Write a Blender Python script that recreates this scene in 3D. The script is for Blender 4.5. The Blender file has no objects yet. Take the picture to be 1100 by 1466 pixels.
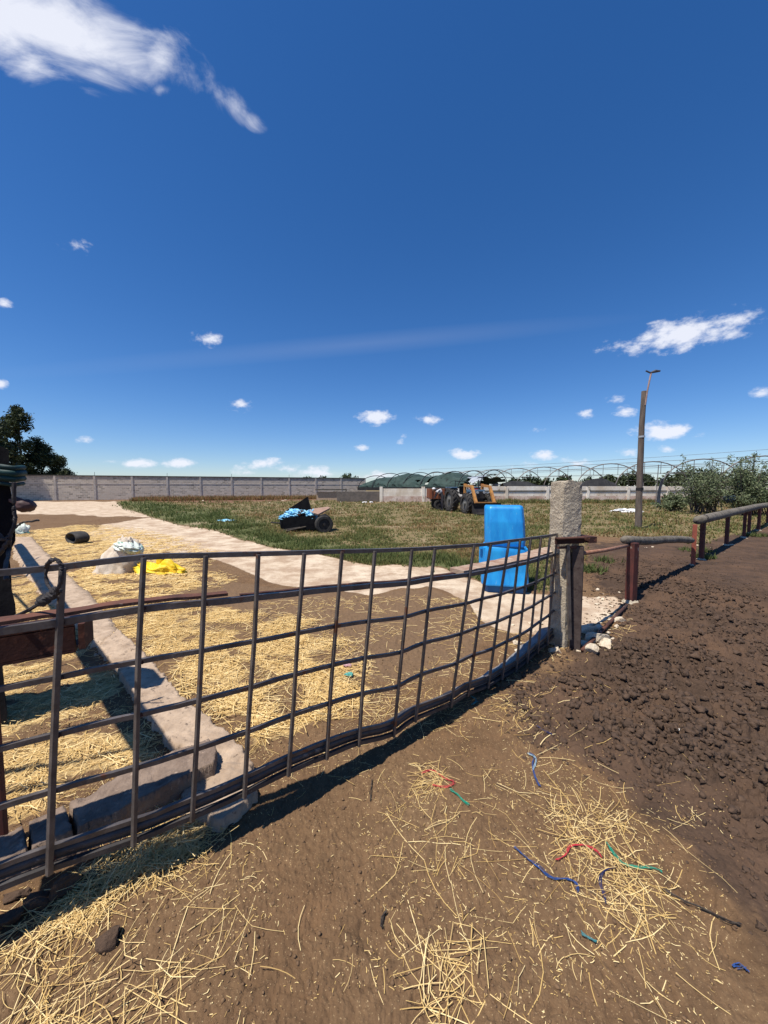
import bpy, bmesh, math, random
import numpy as np
from mathutils import Vector, Matrix

random.seed(7); RNG = np.random.default_rng(11)
R = math.radians
scene = bpy.context.scene
COL = scene.collection

# ------------------------------------------------------------------ camera
F = 530.0; CX, CY = 550.0, 733.0; EYE = 1.5
PITCH = math.atan(35.0 / F)
cam_d = bpy.data.cameras.new('camera'); cam = bpy.data.objects.new('camera', cam_d); COL.objects.link(cam)
cam.location = (0, 0, EYE); cam.rotation_euler = (R(90) - PITCH, 0, 0)
cam_d.sensor_fit = 'VERTICAL'; cam_d.sensor_height = 36.0; cam_d.lens = 36.0 * F / 1466.0
cam_d.clip_start = 0.02; cam_d.clip_end = 3000
scene.camera = cam

# ------------------------------------------------------------------ light and sky
SUN_AZ = R(38.0)      # heading of the light over the ground, measured from +X
SUN_EL = R(66.0)
light_dir = Vector((math.cos(SUN_AZ) * math.cos(SUN_EL), math.sin(SUN_AZ) * math.cos(SUN_EL), -math.sin(SUN_EL)))
sd = bpy.data.lights.new('sun', 'SUN'); sun = bpy.data.objects.new('sun', sd); COL.objects.link(sun)
sd.energy = 5.0; sd.angle = R(0.53); sd.color = (1.0, 0.94, 0.85)
sun.rotation_euler = light_dir.to_track_quat('-Z', 'Y').to_euler()

scene.view_settings.view_transform = 'Standard'; scene.view_settings.look = 'None'
scene.view_settings.gamma = 1.0; scene.view_settings.exposure = 0.36
scene.view_settings.use_curve_mapping = False

def camray(px, py):
    x = (px - CX) / F; y = -(py - CY) / F
    c, s = math.cos(PITCH), math.sin(PITCH)
    return Vector((x, c + y * s, -s + y * c))
def at(px, py, Y):
    d = camray(px, py); return Vector((0, 0, EYE)) + d * (Y / d.y)
def g(px, py, z=0.0):
    d = camray(px, py); t = (z - EYE) / d.z; return Vector((d.x * t, d.y * t, z))

world = bpy.data.worlds.new('World'); scene.world = world; world.use_nodes = True
def build_world():
    nt = world.node_tree; N = nt.nodes; L = nt.links; N.clear()
    out = N.new('ShaderNodeOutputWorld'); bg = N.new('ShaderNodeBackground'); L.new(bg.outputs[0], out.inputs[0])
    bg.inputs['Strength'].default_value = 0.089
    sky = N.new('ShaderNodeTexSky'); sky.sky_type = 'NISHITA'; sky.sun_disc = False
    sky.sun_elevation = SUN_EL
    toward = -light_dir
    sky.sun_rotation = math.atan2(toward.x, toward.y)
    sky.altitude = 600; sky.air_density = 1.0; sky.dust_density = 0.3; sky.ozone_density = 1.6
    tint = N.new('ShaderNodeMix'); tint.data_type = 'RGBA'; tint.blend_type = 'MULTIPLY'; tint.inputs[0].default_value = 1.0
    L.new(sky.outputs[0], tint.inputs[6]); tint.inputs[7].default_value = (0.85, 0.925, 1.12, 1)
    sat = N.new('ShaderNodeHueSaturation'); sat.inputs['Saturation'].default_value = 1.22
    L.new(tint.outputs[2], sat.inputs['Color'])
    tc = N.new('ShaderNodeTexCoord')
    def m(op, a, b=None, c=None):
        n = N.new('ShaderNodeMath'); n.operation = op
        for i, v in enumerate((a, b, c)):
            if v is None: continue
            if isinstance(v, (int, float)): n.inputs[i].default_value = v
            else: L.new(v, n.inputs[i])
        return n.outputs[0]
    def vm(op, a, b):
        n = N.new('ShaderNodeVectorMath'); n.operation = op
        for i, v in enumerate((a, b)):
            if isinstance(v, (tuple, Vector)): n.inputs[i].default_value = tuple(v)
            else: L.new(v, n.inputs[i])
        return n
    nz = N.new('ShaderNodeTexNoise'); nz.inputs['Scale'].default_value = 28; nz.inputs['Detail'].default_value = 9; nz.inputs['Roughness'].default_value = 0.62
    mp = N.new('ShaderNodeMapping'); mp.inputs['Scale'].default_value = (1, 1, 1.7); L.new(tc.outputs['Generated'], mp.inputs[0]); L.new(mp.outputs[0], nz.inputs['Vector'])
    nb = N.new('ShaderNodeTexNoise'); nb.inputs['Scale'].default_value = 5.5; nb.inputs['Detail'].default_value = 9; nb.inputs['Roughness'].default_value = 0.6; nb.inputs['Distortion'].default_value = 0.9
    mp2 = N.new('ShaderNodeMapping'); mp2.inputs['Rotation'].default_value = (0, R(-32), 0); mp2.inputs['Scale'].default_value = (0.8, 1, 2.4)
    L.new(tc.outputs['Generated'], mp2.inputs[0]); L.new(mp2.outputs[0], nb.inputs['Vector'])
    def blob(px, py, rx, ry, rot=0.0, peak=1.0):
        c = camray(px, py).normalized()
        ex = (camray(px + rx * math.cos(rot), py + rx * math.sin(rot)).normalized() - c)
        ey = (camray(px - ry * math.sin(rot), py + ry * math.cos(rot)).normalized() - c)
        d = vm('SUBTRACT', tc.outputs['Generated'], c).outputs[0]
        a_, b_, c_ = ex.dot(ex), ex.dot(ey), ey.dot(ey); det = a_ * c_ - b_ * b_
        u = vm('DOT_PRODUCT', d, (ex * c_ - ey * b_) / det).outputs['Value']
        v = vm('DOT_PRODUCT', d, (ey * a_ - ex * b_) / det).outputs['Value']
        # outside the half space of the cloud the coordinates run far past 1, so nothing shows there
        r2 = m('MULTIPLY_ADD', u, u, m('MULTIPLY', v, v))
        front = m('GREATER_THAN', vm('DOT_PRODUCT', tc.outputs['Generated'], c).outputs['Value'], 0.0)
        return m('MULTIPLY', m('MULTIPLY', m('MAXIMUM', m('SUBTRACT', 1.0, m('SQRT', r2)), 0.0), peak), front)
    small = [(297, 486, 30, 14, 0.1, .9), (345, 581, 24, 12, 0, .8), (110, 353, 34, 16, .3, .5), (8, 434, 20, 9, 0, .6), (2, 551, 13, 10, 0, .9),
             (123, 631, 17, 8, 0, .6), (200, 663, 30, 10, -.03, 1.1), (256, 663, 30, 10, 0, 1.1), (162, 661, 16, 7, 0, .55),
             (538, 598, 34, 14, 0, 1.25), (614, 600, 24, 10, .1, 1.1), (576, 629, 20, 9, 0, .5), (519, 640, 14, 8, 0, .7),
             (664, 651, 30, 11, 0, 1.1), (372, 665, 44, 11, -.2, .95), (416, 671, 24, 8, 0, .8), (452, 676, 44, 11, 0, .95), (350, 677, 30, 9, 0, .7),
             (546, 680, 46, 9, 0, .7), (778, 652, 26, 9, 0, 1.0), (770, 616, 18, 8, 0, .45), (838, 592, 20, 9, 0, .6), (896, 589, 26, 11, -.1, .8),
             (952, 617, 66, 17, .02, 1.25), (900, 650, 26, 9, 0, .7), (1094, 563, 26, 12, 0, .9), (880, 570, 20, 9, 0, .35), (955, 642, 18, 7, 0, .5),
             (820, 662, 40, 9, 0, .6), (740, 664, 40, 9, 0, .5), (980, 478, 136, 30, -.19, 1.15), (1050, 458, 58, 24, -.1, .9), (890, 495, 48, 18, -.2, .6)]
    acc = None
    for b in small:
        o = blob(*b); acc = o if acc is None else m('MAXIMUM', acc, o)
    big = None
    for b in [(110, 55, 235, 70, .30, 1.3), (20, 20, 200, 90, .15, 1.35), (225, 85, 62, 60, .6, 1.0), (140, 100, 95, 40, .5, .8), (45, 95, 60, 50, .5, .8), (232, 128, 26, 20, 0, .75), (318, 138, 66, 24, .75, .42), (365, 175, 24, 16, .6, .35)]:
        o = blob(*b); big = o if big is None else m('MAXIMUM', big, o)
    streak = blob(520, 492, 420, 17, -.095, .10)
    def ss(v, lo, hi):
        n = N.new('ShaderNodeMapRange'); n.interpolation_type = 'SMOOTHSTEP'; n.clamp = True
        L.new(v, n.inputs['Value']); n.inputs['From Min'].default_value = lo; n.inputs['From Max'].default_value = hi
        return n.outputs[0]
    gate_s = ss(acc, 0.0, 0.10); gate_b = ss(big, 0.0, 0.10)
    ds = m('MULTIPLY', ss(m('MULTIPLY_ADD', m('SUBTRACT', nz.outputs[0], 0.5), 2.3, acc), 0.14, 1.0), gate_s)
    db = m('MULTIPLY', ss(m('MULTIPLY_ADD', m('SUBTRACT', nb.outputs[0], 0.5), 3.0, big), 0.15, 1.2), gate_b)
    dens = m('MAXIMUM', m('MAXIMUM', ds, db), m('MULTIPLY', streak, 0.65))
    # warm grey undersides where the cloud is thick
    mix = N.new('ShaderNodeMix'); mix.data_type = 'RGBA'
    L.new(m('MINIMUM', m('MULTIPLY', dens, 0.93), 0.9), mix.inputs[0]); L.new(sat.outputs[0], mix.inputs[6]); mix.inputs[7].default_value = (8.0, 8.2, 9.0, 1)
    L.new(mix.outputs[2], bg.inputs['Color'])
build_world()

# ------------------------------------------------------------------ numpy noise
_perm = np.random.default_rng(3).permutation(512).astype(np.int64)
_ang = np.random.default_rng(4).random(512) * 2 * np.pi
_gx, _gy = np.cos(_ang), np.sin(_ang)
def pn(x, y, s=0):
    x = np.asarray(x, float) + s * 17.31; y = np.asarray(y, float) + s * 5.77
    xi = np.floor(x).astype(np.int64); yi = np.floor(y).astype(np.int64); xf = x - xi; yf = y - yi
    u = xf * xf * xf * (xf * (xf * 6 - 15) + 10); v = yf * yf * yf * (yf * (yf * 6 - 15) + 10)
    def gr(i, j, dx, dy):
        h = _perm[(_perm[i & 511] + j) & 511]; return _gx[h] * dx + _gy[h] * dy
    a = gr(xi, yi, xf, yf); b = gr(xi + 1, yi, xf - 1, yf); c = gr(xi, yi + 1, xf, yf - 1); d = gr(xi + 1, yi + 1, xf - 1, yf - 1)
    return ((a + (b - a) * u) + ((c + (d - c) * u) - (a + (b - a) * u)) * v) * 1.4
def fbm(x, y, o=4, s=0, gain=.5):
    r = 0; a = 1
    for k in range(o): r = r + a * pn(x * 2 ** k, y * 2 ** k, s + k); a *= gain
    return r
def worley(x, y, s=0):
    xi = np.floor(x).astype(np.int64); yi = np.floor(y).astype(np.int64)
    best = np.full(np.shape(x), 9.0)
    for di in (-1, 0, 1):
        for dj in (-1, 0, 1):
            h = _perm[(_perm[(xi + di + s * 7) & 511] + yi + dj) & 511]
            px = xi + di + (h % 23) / 23.0; py = yi + dj + (h // 23 % 19) / 19.0
            best = np.minimum(best, (px - x) ** 2 + (py - y) ** 2)
    return np.sqrt(best)
def polysd(x, y, P):
    x = np.asarray(x, float); y = np.asarray(y, float)
    d = np.full(x.shape, 1e9); sgn = np.ones(x.shape)
    n = len(P)
    for i in range(n):
        ax, ay = P[i]; bx, by = P[(i + 1) % n]
        ex, ey = bx - ax, by - ay; wx, wy = x - ax, y - ay
        t = np.clip((wx * ex + wy * ey) / (ex * ex + ey * ey + 1e-12), 0, 1)
        dx, dy = wx - ex * t, wy - ey * t; d = np.minimum(d, dx * dx + dy * dy)
        c = ((ay > y) != (by > y)) & (x < (bx - ax) * (y - ay) / ((by - ay) if abs(by - ay) > 1e-12 else 1e-12) + ax)
        sgn = np.where(c, -sgn, sgn)
    return -sgn * np.sqrt(d)          # positive inside
def sm(v, lo, hi):
    t = np.clip((v - lo) / (hi - lo), 0, 1); return t * t * (3 - 2 * t)
def gp(*pts): return [tuple(g(a, b)[:2]) for a, b in pts]

# ground zones, given by their outlines on the ground
Z_PATH = gp((-200, 728), (20, 719), (172, 717), (184, 728), (260, 748), (314, 760), (374, 779), (437, 788), (511, 803), (600, 814), (690, 836), (790, 850), (872, 855), (905, 868), (870, 890), (800, 905), (740, 905), (690, 888), (660, 862), (600, 842), (480, 846), (400, 832), (300, 800), (230, 786), (150, 768), (90, 752), (20, 742), (-200, 748))
Z_DIRTP = gp((-100, 745), (50, 737), (130, 736), (230, 741), (160, 748), (150, 757), (60, 760), (-100, 760))
Z_SOIL2 = gp((300, 838), (400, 836), (480, 848), (600, 846), (655, 866), (700, 900), (690, 960), (600, 985), (500, 960), (420, 900), (330, 880), (250, 852))
Z_STRAW = [gp((30, 762), (120, 752), (230, 768), (300, 795), (270, 815), (330, 835), (250, 850), (140, 862), (92, 815), (40, 775)),
           gp((140, 862), (255, 852), (330, 882), (450, 888), (530, 960), (520, 1010), (430, 1040), (350, 1062), (262, 1000), (200, 930)),
           gp((-260, 830), (58, 830), (112, 900), (200, 1040), (232, 1082), (100, 1150), (0, 1205), (-260, 1300))]
Z_STRAWF = gp((-120, 1390), (60, 1315), (160, 1225), (250, 1170), (300, 1195), (240, 1290), (235, 1340), (260, 1440), (150, 1500), (-120, 1560))
Z_PATCH = [gp((790, 1145), (850, 1150), (930, 1200), (975, 1300), (905, 1360), (800, 1340), (815, 1240)), gp((590, 1090), (650, 1090), (690, 1170), (640, 1195), (600, 1160)),
           gp((600, 1350), (700, 1350), (715, 1500), (600, 1500))]
Z_MAN = gp((835, 778), (1000, 770), (1120, 745), (1500, 740), (2400, 900), (2400, 2400), (1250, 1500), (1000, 1230), (880, 1130), (760, 1060), (742, 990), (800, 955), (880, 905), (905, 868), (870, 850), (845, 830))
Z_ROUGH = gp((845, 800), (930, 800), (1010, 835), (1120, 850), (1400, 900), (1500, 1200), (1300, 1260), (1120, 1200), (1000, 1140), (880, 1100), (760, 1045), (745, 1000), (800, 955), (880, 905), (905, 868), (860, 850))
Z_GRASS = gp((172, 716), (184, 728), (260, 747), (314, 759), (374, 778), (437, 787), (511, 802), (600, 813), (690, 834), (775, 842), (832, 800), (838, 765), (930, 772), (985, 782), (1050, 762), (1160, 735), (1500, 716), (1100, 707), (500, 707))
Z_GREEN = gp((172, 718), (184, 729), (260, 748), (374, 779), (511, 803), (690, 834), (690, 812), (560, 790), (460, 775), (420, 768), (360, 742), (260, 722))
Z_DRYWEED = gp((160, 716), (420, 711), (500, 712), (480, 716), (300, 720))  # dry reddish brown weeds at the foot of the grey wall

def masks(x, y):
    r = np.sqrt(x * x + y * y); wob = 0.055 * r
    wx = x + wob * fbm(x / (0.18 * r + .1), y / (0.18 * r + .1), 3, 21); wy = y + wob * fbm(x / (0.18 * r + .1), y / (0.18 * r + .1), 3, 31)
    e = 0.012 * r + 0.004
    f = lambda P, k=1.0: sm(polysd(wx, wy, P), -e * k, e * k)
    path = f(Z_PATH) * (1 - 0.85 * f(Z_DIRTP)); soil2 = f(Z_SOIL2, 2)
    st = np.maximum.reduce([f(P, 3) for P in Z_STRAW]); st = st * (.25 + .75 * sm(.50 + 1.3 * fbm(x * 2.6, y * 2.6, 3, 33), .1, .6)); st = np.maximum(st, 0.15 * f(Z_STRAWF, 3))
    man = f(Z_MAN, 9); rough = f(Z_ROUGH, 10); grass = f(Z_GRASS, 1.5)
    far = sm(r, 60, 70) ; grass = np.maximum(grass, far * (1 - path))
    green = f(Z_GREEN, 4) ; weed = f(Z_DRYWEED, 2)
    return path, soil2, st, man, rough, grass, green, weed
def ground_h(x, y, M=None):
    if M is None: M = masks(x, y)
    path, soil2, st, man, rough, grass, green, weed = M
    r = np.sqrt(x * x + y * y)
    near = 1 - sm(r, 9, 30)
    base = 0.012 * fbm(x * 1.3, y * 1.3, 3, 2) + 0.004 * fbm(x * 9, y * 9, 3, 5)
    wx = x + .02 * pn(x * 9, y * 9, 8); wy = y + .02 * pn(x * 9, y * 9, 9)
    w1 = worley(wx * 13, wy * 13, 1); w2 = worley(wx * 31, wy * 31, 4); w3 = worley(wx * 70, wy * 70, 6)
    clod = np.clip(1 - w1, 0, 1) ** 1.3 * 0.060 + np.clip(1 - w2, 0, 1) * 0.030 + np.clip(1 - w3, 0, 1) * .008
    bumps = np.clip(fbm(x * 4.5, y * 4.5, 3, 12), -.6, 1) * 0.040
    crumb = np.clip(1 - w2, 0, 1) * 0.008 + np.clip(1 - w3, 0, 1) * 0.006 + 0.003 * pn(x * 90, y * 90, 3)
    h = base + crumb * (1 - path)
    h = h + man * (0.42 + 0.58 * rough) * (clod * (.35 + .65 * sm(fbm(x * 2.2, y * 2.2, 3, 40), -.5, .35)) + bumps * .7) * (0.5 + 0.5 * rough)
    h = h + rough * np.clip(fbm(x * 6.5, y * 6.5, 4, 71), -.3, 1) * .035
    h = h - path * (0.4 * base) + st * 0.012 * fbm(x * 5, y * 5, 3, 14)
    h = h + grass * near * .02 * fbm(x * 2, y * 2, 3, 15)
    h = h + soil2 * clod * .14
    w0 = worley(wx * 3.1, wy * 3.1, 11); h = h - .016 * sm(.24 - w0, -.05, .08) * (1 - path) * (1 - grass) * (.4 + .6 * sm(pn(x * 1.3, y * 1.3, 19), -.1, .4))
    # dung and soil ridge on the shaded left, in front of the kerb
    return h

# ------------------------------------------------------------------ tagging and mesh helpers
def tag(o, label=None, cat=None, group=None, kind=None):
    if label: o['label'] = label
    if cat: o['category'] = cat
    if group: o['group'] = group
    if kind: o['kind'] = kind
    return o
def npmesh(name, V, Fc, mat=None, smooth=False):
    me = bpy.data.meshes.new(name); V = np.asarray(V, np.float32)
    Fc = np.asarray(Fc, np.int32); k = Fc.shape[1]; n = len(Fc)
    me.vertices.add(len(V)); me.vertices.foreach_set('co', V.ravel())
    me.loops.add(n * k); me.loops.foreach_set('vertex_index', Fc.ravel())
    me.polygons.add(n); me.polygons.foreach_set('loop_start', np.arange(0, n * k, k, dtype=np.int32))
    try: me.polygons.foreach_set('loop_total', np.full(n, k, np.int32))
    except Exception: pass
    me.update(calc_edges=True)
    if smooth: me.polygons.foreach_set('use_smooth', np.ones(n, bool))
    if mat: me.materials.append(mat)
    return me
def fattr(me, name, arr):
    a = me.attributes.new(name, 'FLOAT', 'POINT'); a.data.foreach_set('value', np.asarray(arr, np.float32))
def link(name, me, parent=None):
    o = bpy.data.objects.new(name, me); COL.objects.link(o)
    if parent: o.parent = parent
    return o
def empty(name, loc):
    o = bpy.data.objects.new(name, None); COL.objects.link(o); o.location = loc; o.empty_display_size = .1; return o

class MB:
    def __init__(s): s.V = []; s.Fs = []
    def add(s, vs, fs):
        b = len(s.V); s.V += [Vector(v) for v in vs]; s.Fs += [[b + i for i in f] for f in fs]; return s
    def box(s, c, size, M=None, taper=1.0):
        hx, hy, hz = [v / 2 for v in size]; vs = []
        for z, k in ((-hz, 1.0), (hz, taper)):
            for x, y in ((-hx, -hy), (hx, -hy), (hx, hy), (-hx, hy)): vs.append(Vector((x * k, y * k, z)))
        if M is not None: vs = [M @ v for v in vs]
        vs = [v + Vector(c) for v in vs]
        return s.add(vs, [(3, 2, 1, 0), (4, 5, 6, 7), (0, 1, 5, 4), (1, 2, 6, 5), (2, 3, 7, 6), (3, 0, 4, 7)])
    def tube(s, pts, rad, n=8, cap=True, flat=None, jit=0.0, spin=0.0):
        pts = [Vector(p) for p in pts]; m = len(pts); rad = rad if isinstance(rad, (list, tuple)) else [rad] * m
        up = Vector((0, 0, 1)); rings = []
        for i, p in enumerate(pts):
            t = (pts[min(i + 1, m - 1)] - pts[max(i - 1, 0)]).normalized()
            a = t.cross(up)
            if a.length < 0.05: a = t.cross(Vector((0.3, 1, 0)))
            a.normalize(); b = a.cross(t).normalized()
            ring = []
            for k in range(n):
                th = 2 * math.pi * (k + .5) / n + spin
                rr = rad[i] * (1 + (random.uniform(-jit, jit) if jit else 0))
                ring.append(p + a * math.cos(th) * rr * (flat or 1) + b * math.sin(th) * rr)
            rings.append(ring)
        vs = [v for r_ in rings for v in r_]; fs = []
        for i in range(m - 1):
            for k in range(n):
                k2 = (k + 1) % n; fs.append((i * n + k, i * n + k2, (i + 1) * n + k2, (i + 1) * n + k))
        if cap: fs.append(tuple(range(n - 1, -1, -1))); fs.append(tuple((m - 1) * n + k for k in range(n)))
        return s.add(vs, fs)
    def sqtube(s, pts, w):     # square bar of side w
        return s.tube(pts, w * .7071, n=4)
    def mesh(s, name, mat=None, off=Vector((0, 0, 0)), smooth=False, bevel=0):
        me = bpy.data.meshes.new(name); me.from_pydata([tuple(v - off) for v in s.V], [], s.Fs); me.update()
        bm = bmesh.new(); bm.from_mesh(me)
        bmesh.ops.recalc_face_normals(bm, faces=bm.faces)
        if bevel: bmesh.ops.bevel(bm, geom=list(bm.edges), offset=bevel, segments=2, profile=.6, affect='EDGES', clamp_overlap=True)
        bm.to_mesh(me); bm.free()
        if smooth: me.polygons.foreach_set('use_smooth', [True] * len(me.polygons))
        if mat: me.materials.append(mat)
        return me
def part(parent, name, mb, mat, label=None, smooth=False, bevel=0):
    off = Vector((0, 0, 0)); p = parent
    while p is not None: off = off + p.location; p = p.parent
    o = link(name, mb.mesh(name, mat, off, smooth, bevel), parent)
    if label: o['label'] = label
    return o
def solo(name, mb, mat, label, cat, loc=None, group=None, smooth=False, bevel=0, kind=None):
    off = Vector(loc) if loc is not None else Vector((0, 0, 0))
    o = link(name, mb.mesh(name, mat, off, smooth, bevel)); o.location = off
    return tag(o, label, cat, group, kind)
def rotz(a): return Matrix.Rotation(a, 3, 'Z')
def blobmesh(rx, ry, rz, amp=.15, fr=2.0, seed=0, flat=None, nu=28, nv=18, fn=None, crease=0.0):
    u = np.linspace(0, 2 * np.pi, nu, endpoint=False); v = np.linspace(0.02, np.pi - .02, nv)
    U, Vv = np.meshgrid(u, v); x = np.sin(Vv) * np.cos(U); y = np.sin(Vv) * np.sin(U); z = np.cos(Vv)
    d = 1 + amp * (fbm(x * fr + z * 1.7 * fr + seed * 3.1, y * fr - z * 1.3 * fr + seed, 4, seed % 9))
    if crease: d = d + crease * (1 - 2.2 * np.abs(pn(x * 3.1 + z * 1.1 + seed, y * 3.1 + z * 2.3, 7))) + crease * .55 * (1 - 2 * np.abs(pn(x * 7 + seed, y * 6 + z * 5, 8)))
    x, y, z = x * rx * d, y * ry * d, z * rz * d
    if flat is not None: z = np.maximum(z, flat)
    if fn: x, y, z = fn(x, y, z)
    V = np.stack([x.ravel(), y.ravel(), z.ravel()], 1)
    fs = []
    for i in range(nv - 1):
        for k in range(nu): fs.append((i * nu + k, (i + 1) * nu + k, (i + 1) * nu + (k + 1) % nu, i * nu + (k + 1) % nu))
    mb = MB(); mb.add([Vector(p) for p in V.tolist()], fs + [tuple(range(nu)), tuple((nv - 1) * nu + k for k in range(nu - 1, -1, -1))]); return mb

# ------------------------------------------------------------------ materials
def mat(name, c1, c2=None, rough=.8, scale=8, metal=0.0, bump=.3, bscale=60, detail=6, lo=.35, hi=.65, c3=None, s3=40, t3=.6, spec=.3, bdist=.004, stretch=None):
    m_ = bpy.data.materials.new(name); m_.use_nodes = True; nt = m_.node_tree; N = nt.nodes; L = nt.links
    b = N['Principled BSDF']; b.inputs['Roughness'].default_value = rough; b.inputs['Metallic'].default_value = metal; b.inputs['Specular IOR Level'].default_value = spec
    tc = N.new('ShaderNodeTexCoord'); co = tc.outputs['Object']
    if stretch:
        mp = N.new('ShaderNodeMapping'); mp.inputs['Scale'].default_value = stretch; L.new(co, mp.inputs[0]); co = mp.outputs[0]
    def noise(sc, d=detail):
        n = N.new('ShaderNodeTexNoise'); n.inputs['Scale'].default_value = sc; n.inputs['Detail'].default_value = d; n.inputs['Roughness'].default_value = .62; L.new(co, n.inputs['Vector']); return n.outputs[0]
    def mr(v, a, bb):
        n = N.new('ShaderNodeMapRange'); n.inputs['From Min'].default_value = a; n.inputs['From Max'].default_value = bb; L.new(v, n.inputs['Value']); return n.outputs[0]
    def mix(f, a, bb):
        n = N.new('ShaderNodeMix'); n.data_type = 'RGBA'; L.new(f, n.inputs[0])
        for i, v in ((6, a), (7, bb)):
            if isinstance(v, tuple): n.inputs[i].default_value = (*v, 1)
            else: L.new(v, n.inputs[i])
        return n.outputs[2]
    c2 = c2 or tuple(v * .7 for v in c1)
    col = mix(mr(noise(scale), lo, hi), c1, c2)
    if c3: col = mix(mr(noise(s3), t3, t3 + .06), col, c3)
    L.new(col, b.inputs['Base Color'])
    if bump:
        bp = N.new('ShaderNodeBump'); bp.inputs['Strength'].default_value = bump; bp.inputs['Distance'].default_value = bdist; L.new(noise(bscale), bp.inputs['Height']); L.new(bp.outputs[0], b.inputs['Normal'])
    return m_
M = {}
M['gate'] = mat('gate_steel', (.135, .118, .108), (.070, .058, .052), .42, 14, metal=.25, bump=.35, bscale=90, c3=(.13, .052, .028), s3=9, t3=.60, spec=.5)
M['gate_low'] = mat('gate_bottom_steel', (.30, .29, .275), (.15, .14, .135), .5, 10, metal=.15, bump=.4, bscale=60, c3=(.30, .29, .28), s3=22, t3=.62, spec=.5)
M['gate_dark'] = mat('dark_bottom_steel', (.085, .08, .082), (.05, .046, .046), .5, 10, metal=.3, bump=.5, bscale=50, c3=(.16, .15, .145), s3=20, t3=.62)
M['rust'] = mat('rust', (.135, .055, .035), (.055, .028, .022), .85, 9, bump=.5, bscale=70, c3=(.28, .19, .15), s3=14, t3=.62)
M['rustdark'] = mat('dark_rust', (.07, .026, .018), (.035, .016, .014), .85, 9, bump=.5, bscale=60, c3=(.14, .055, .035), s3=18, t3=.6)
M['redpost'] = mat('red_oxide_post', (.12, .034, .027), (.05, .021, .018), .75, 12, bump=.5, bscale=50, c3=(.25, .20, .18), s3=16, t3=.63, stretch=(1, 1, .5))
M['redbright'] = mat('red_oxide_bright', (.33, .085, .05), (.20, .06, .04), .8, 12, bump=.4, c3=(.35, .28, .25), s3=16, t3=.63)
M['conc'] = mat('rough_concrete', (.50, .43, .32), (.33, .28, .21), .95, 22, bump=1.0, bscale=45, bdist=.02, c3=(.13, .115, .10), s3=60, t3=.60)
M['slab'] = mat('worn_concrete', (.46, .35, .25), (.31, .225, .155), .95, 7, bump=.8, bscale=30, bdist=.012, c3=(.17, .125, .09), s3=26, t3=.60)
M['slabdark'] = mat('shaded_kerb_block', (.25, .185, .14), (.14, .10, .075), .95, 9, bump=.9, bscale=34, bdist=.012, c3=(.33, .25, .19), s3=22, t3=.62)  # darker copy of the slab concrete, shade under the gate put into its colour
M['log'] = mat('weathered_log', (.19, .165, .13), (.09, .078, .062), .9, 6, bump=.9, bscale=34, bdist=.01, c3=(.045, .038, .03), s3=9, t3=.60, stretch=(1, 1, 1))
M['plank'] = mat('grey_plank', (.42, .33, .25), (.24, .13, .085), .9, 10, bump=.7, bscale=35, bdist=.006)
M['blue'] = mat('blue_plastic', (.004, .17, .50), (.016, .30, .66), .45, 3.2, bump=.12, bscale=25, c3=(.10, .34, .62), s3=18, t3=.63, spec=.5, stretch=(2.2, 2.2, .55))
M['bluedark'] = mat('shaded_blue_plastic', (.006, .07, .22), (.008, .10, .28), .5, 6, bump=.2)  # darker copy of the blue, puts shade into base strip and lug recess
M['black'] = mat('black_sheet', (.006, .006, .008), (.012, .012, .013), .9, 6, bump=.5, bscale=12, bdist=.02, spec=.05)
M['teal'] = mat('teal_band', (.008, .045, .045), (.005, .02, .022), .6, 9, bump=.4)
M['rope'] = mat('black_rope', (.03, .026, .028), (.055, .05, .05), .85, 40, bump=.8, bscale=180)
M['rubber'] = mat('old_rubber', (.028, .027, .027), (.055, .05, .045), .8, 9, bump=.5, bscale=40, bdist=.01)
M['sack'] = mat('woven_sack', (.62, .55, .46), (.46, .37, .27), .8, 5, bump=.5, bscale=16, bdist=.02)
M['sackwhite'] = mat('white_plastic_sack', (.72, .74, .66), (.50, .58, .50), .6, 8, bump=.7, bscale=14, bdist=.02, c3=(.08, .28, .20), s3=6, t3=.60)
M['yellow'] = mat('yellow_plastic', (.80, .60, .02), (.75, .46, .02), .5, 5, bump=.5, bscale=12, bdist=.02)
M['wallwhite'] = mat('whitewashed_wall', (.84, .78, .68), (.60, .50, .38), .95, .9, bump=.5, bscale=6, bdist=.03, c3=(.34, .29, .19), s3=1.9, t3=.62, stretch=(1, 1, .55))
M['wallpink'] = mat('bare_pink_masonry', (.42, .25, .18), (.66, .56, .48), .95, 1.2, bump=.7, bscale=8, bdist=.04, c3=(.20, .13, .10), s3=5, t3=.6)
M['coping'] = mat('dark_coping', (.06, .055, .05), (.12, .11, .09), .9, 3)
M['greyblock'] = mat('grey_low_wall', (.16, .135, .115), (.10, .088, .078), .95, 2.5, bump=.8, bscale=5, bdist=.05)
M['bark'] = mat('bark', (.10, .08, .06), (.06, .05, .04), .9, 6, bump=.6)
M['net'] = mat('shade_net', (.016, .036, .030), (.038, .064, .055), .8, 1.2, bump=.6, bscale=3, bdist=.1, c3=(.012, .018, .016), s3=2.2, t3=.58)
M['blacknet'] = mat('black_net', (.014, .014, .016), (.03, .03, .03), .9, 1.5, bump=.5, bscale=3, bdist=.1)
M['film'] = mat('torn_film', (.40, .43, .46), (.28, .30, .32), .4, 2, bump=.3)
M['pipe'] = mat('galvanised_pipe', (.13, .12, .12), (.20, .17, .15), .6, 2, metal=.3, bump=0)
M['pole'] = mat('old_wood_pole', (.17, .135, .11), (.09, .07, .058), .9, 3, bump=.6, bscale=20, bdist=.01, stretch=(3, 3, .6))
M['lamp'] = mat('lamp_housing', (.05, .05, .06), (.08, .08, .09), .5, 5, bump=0)
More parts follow.
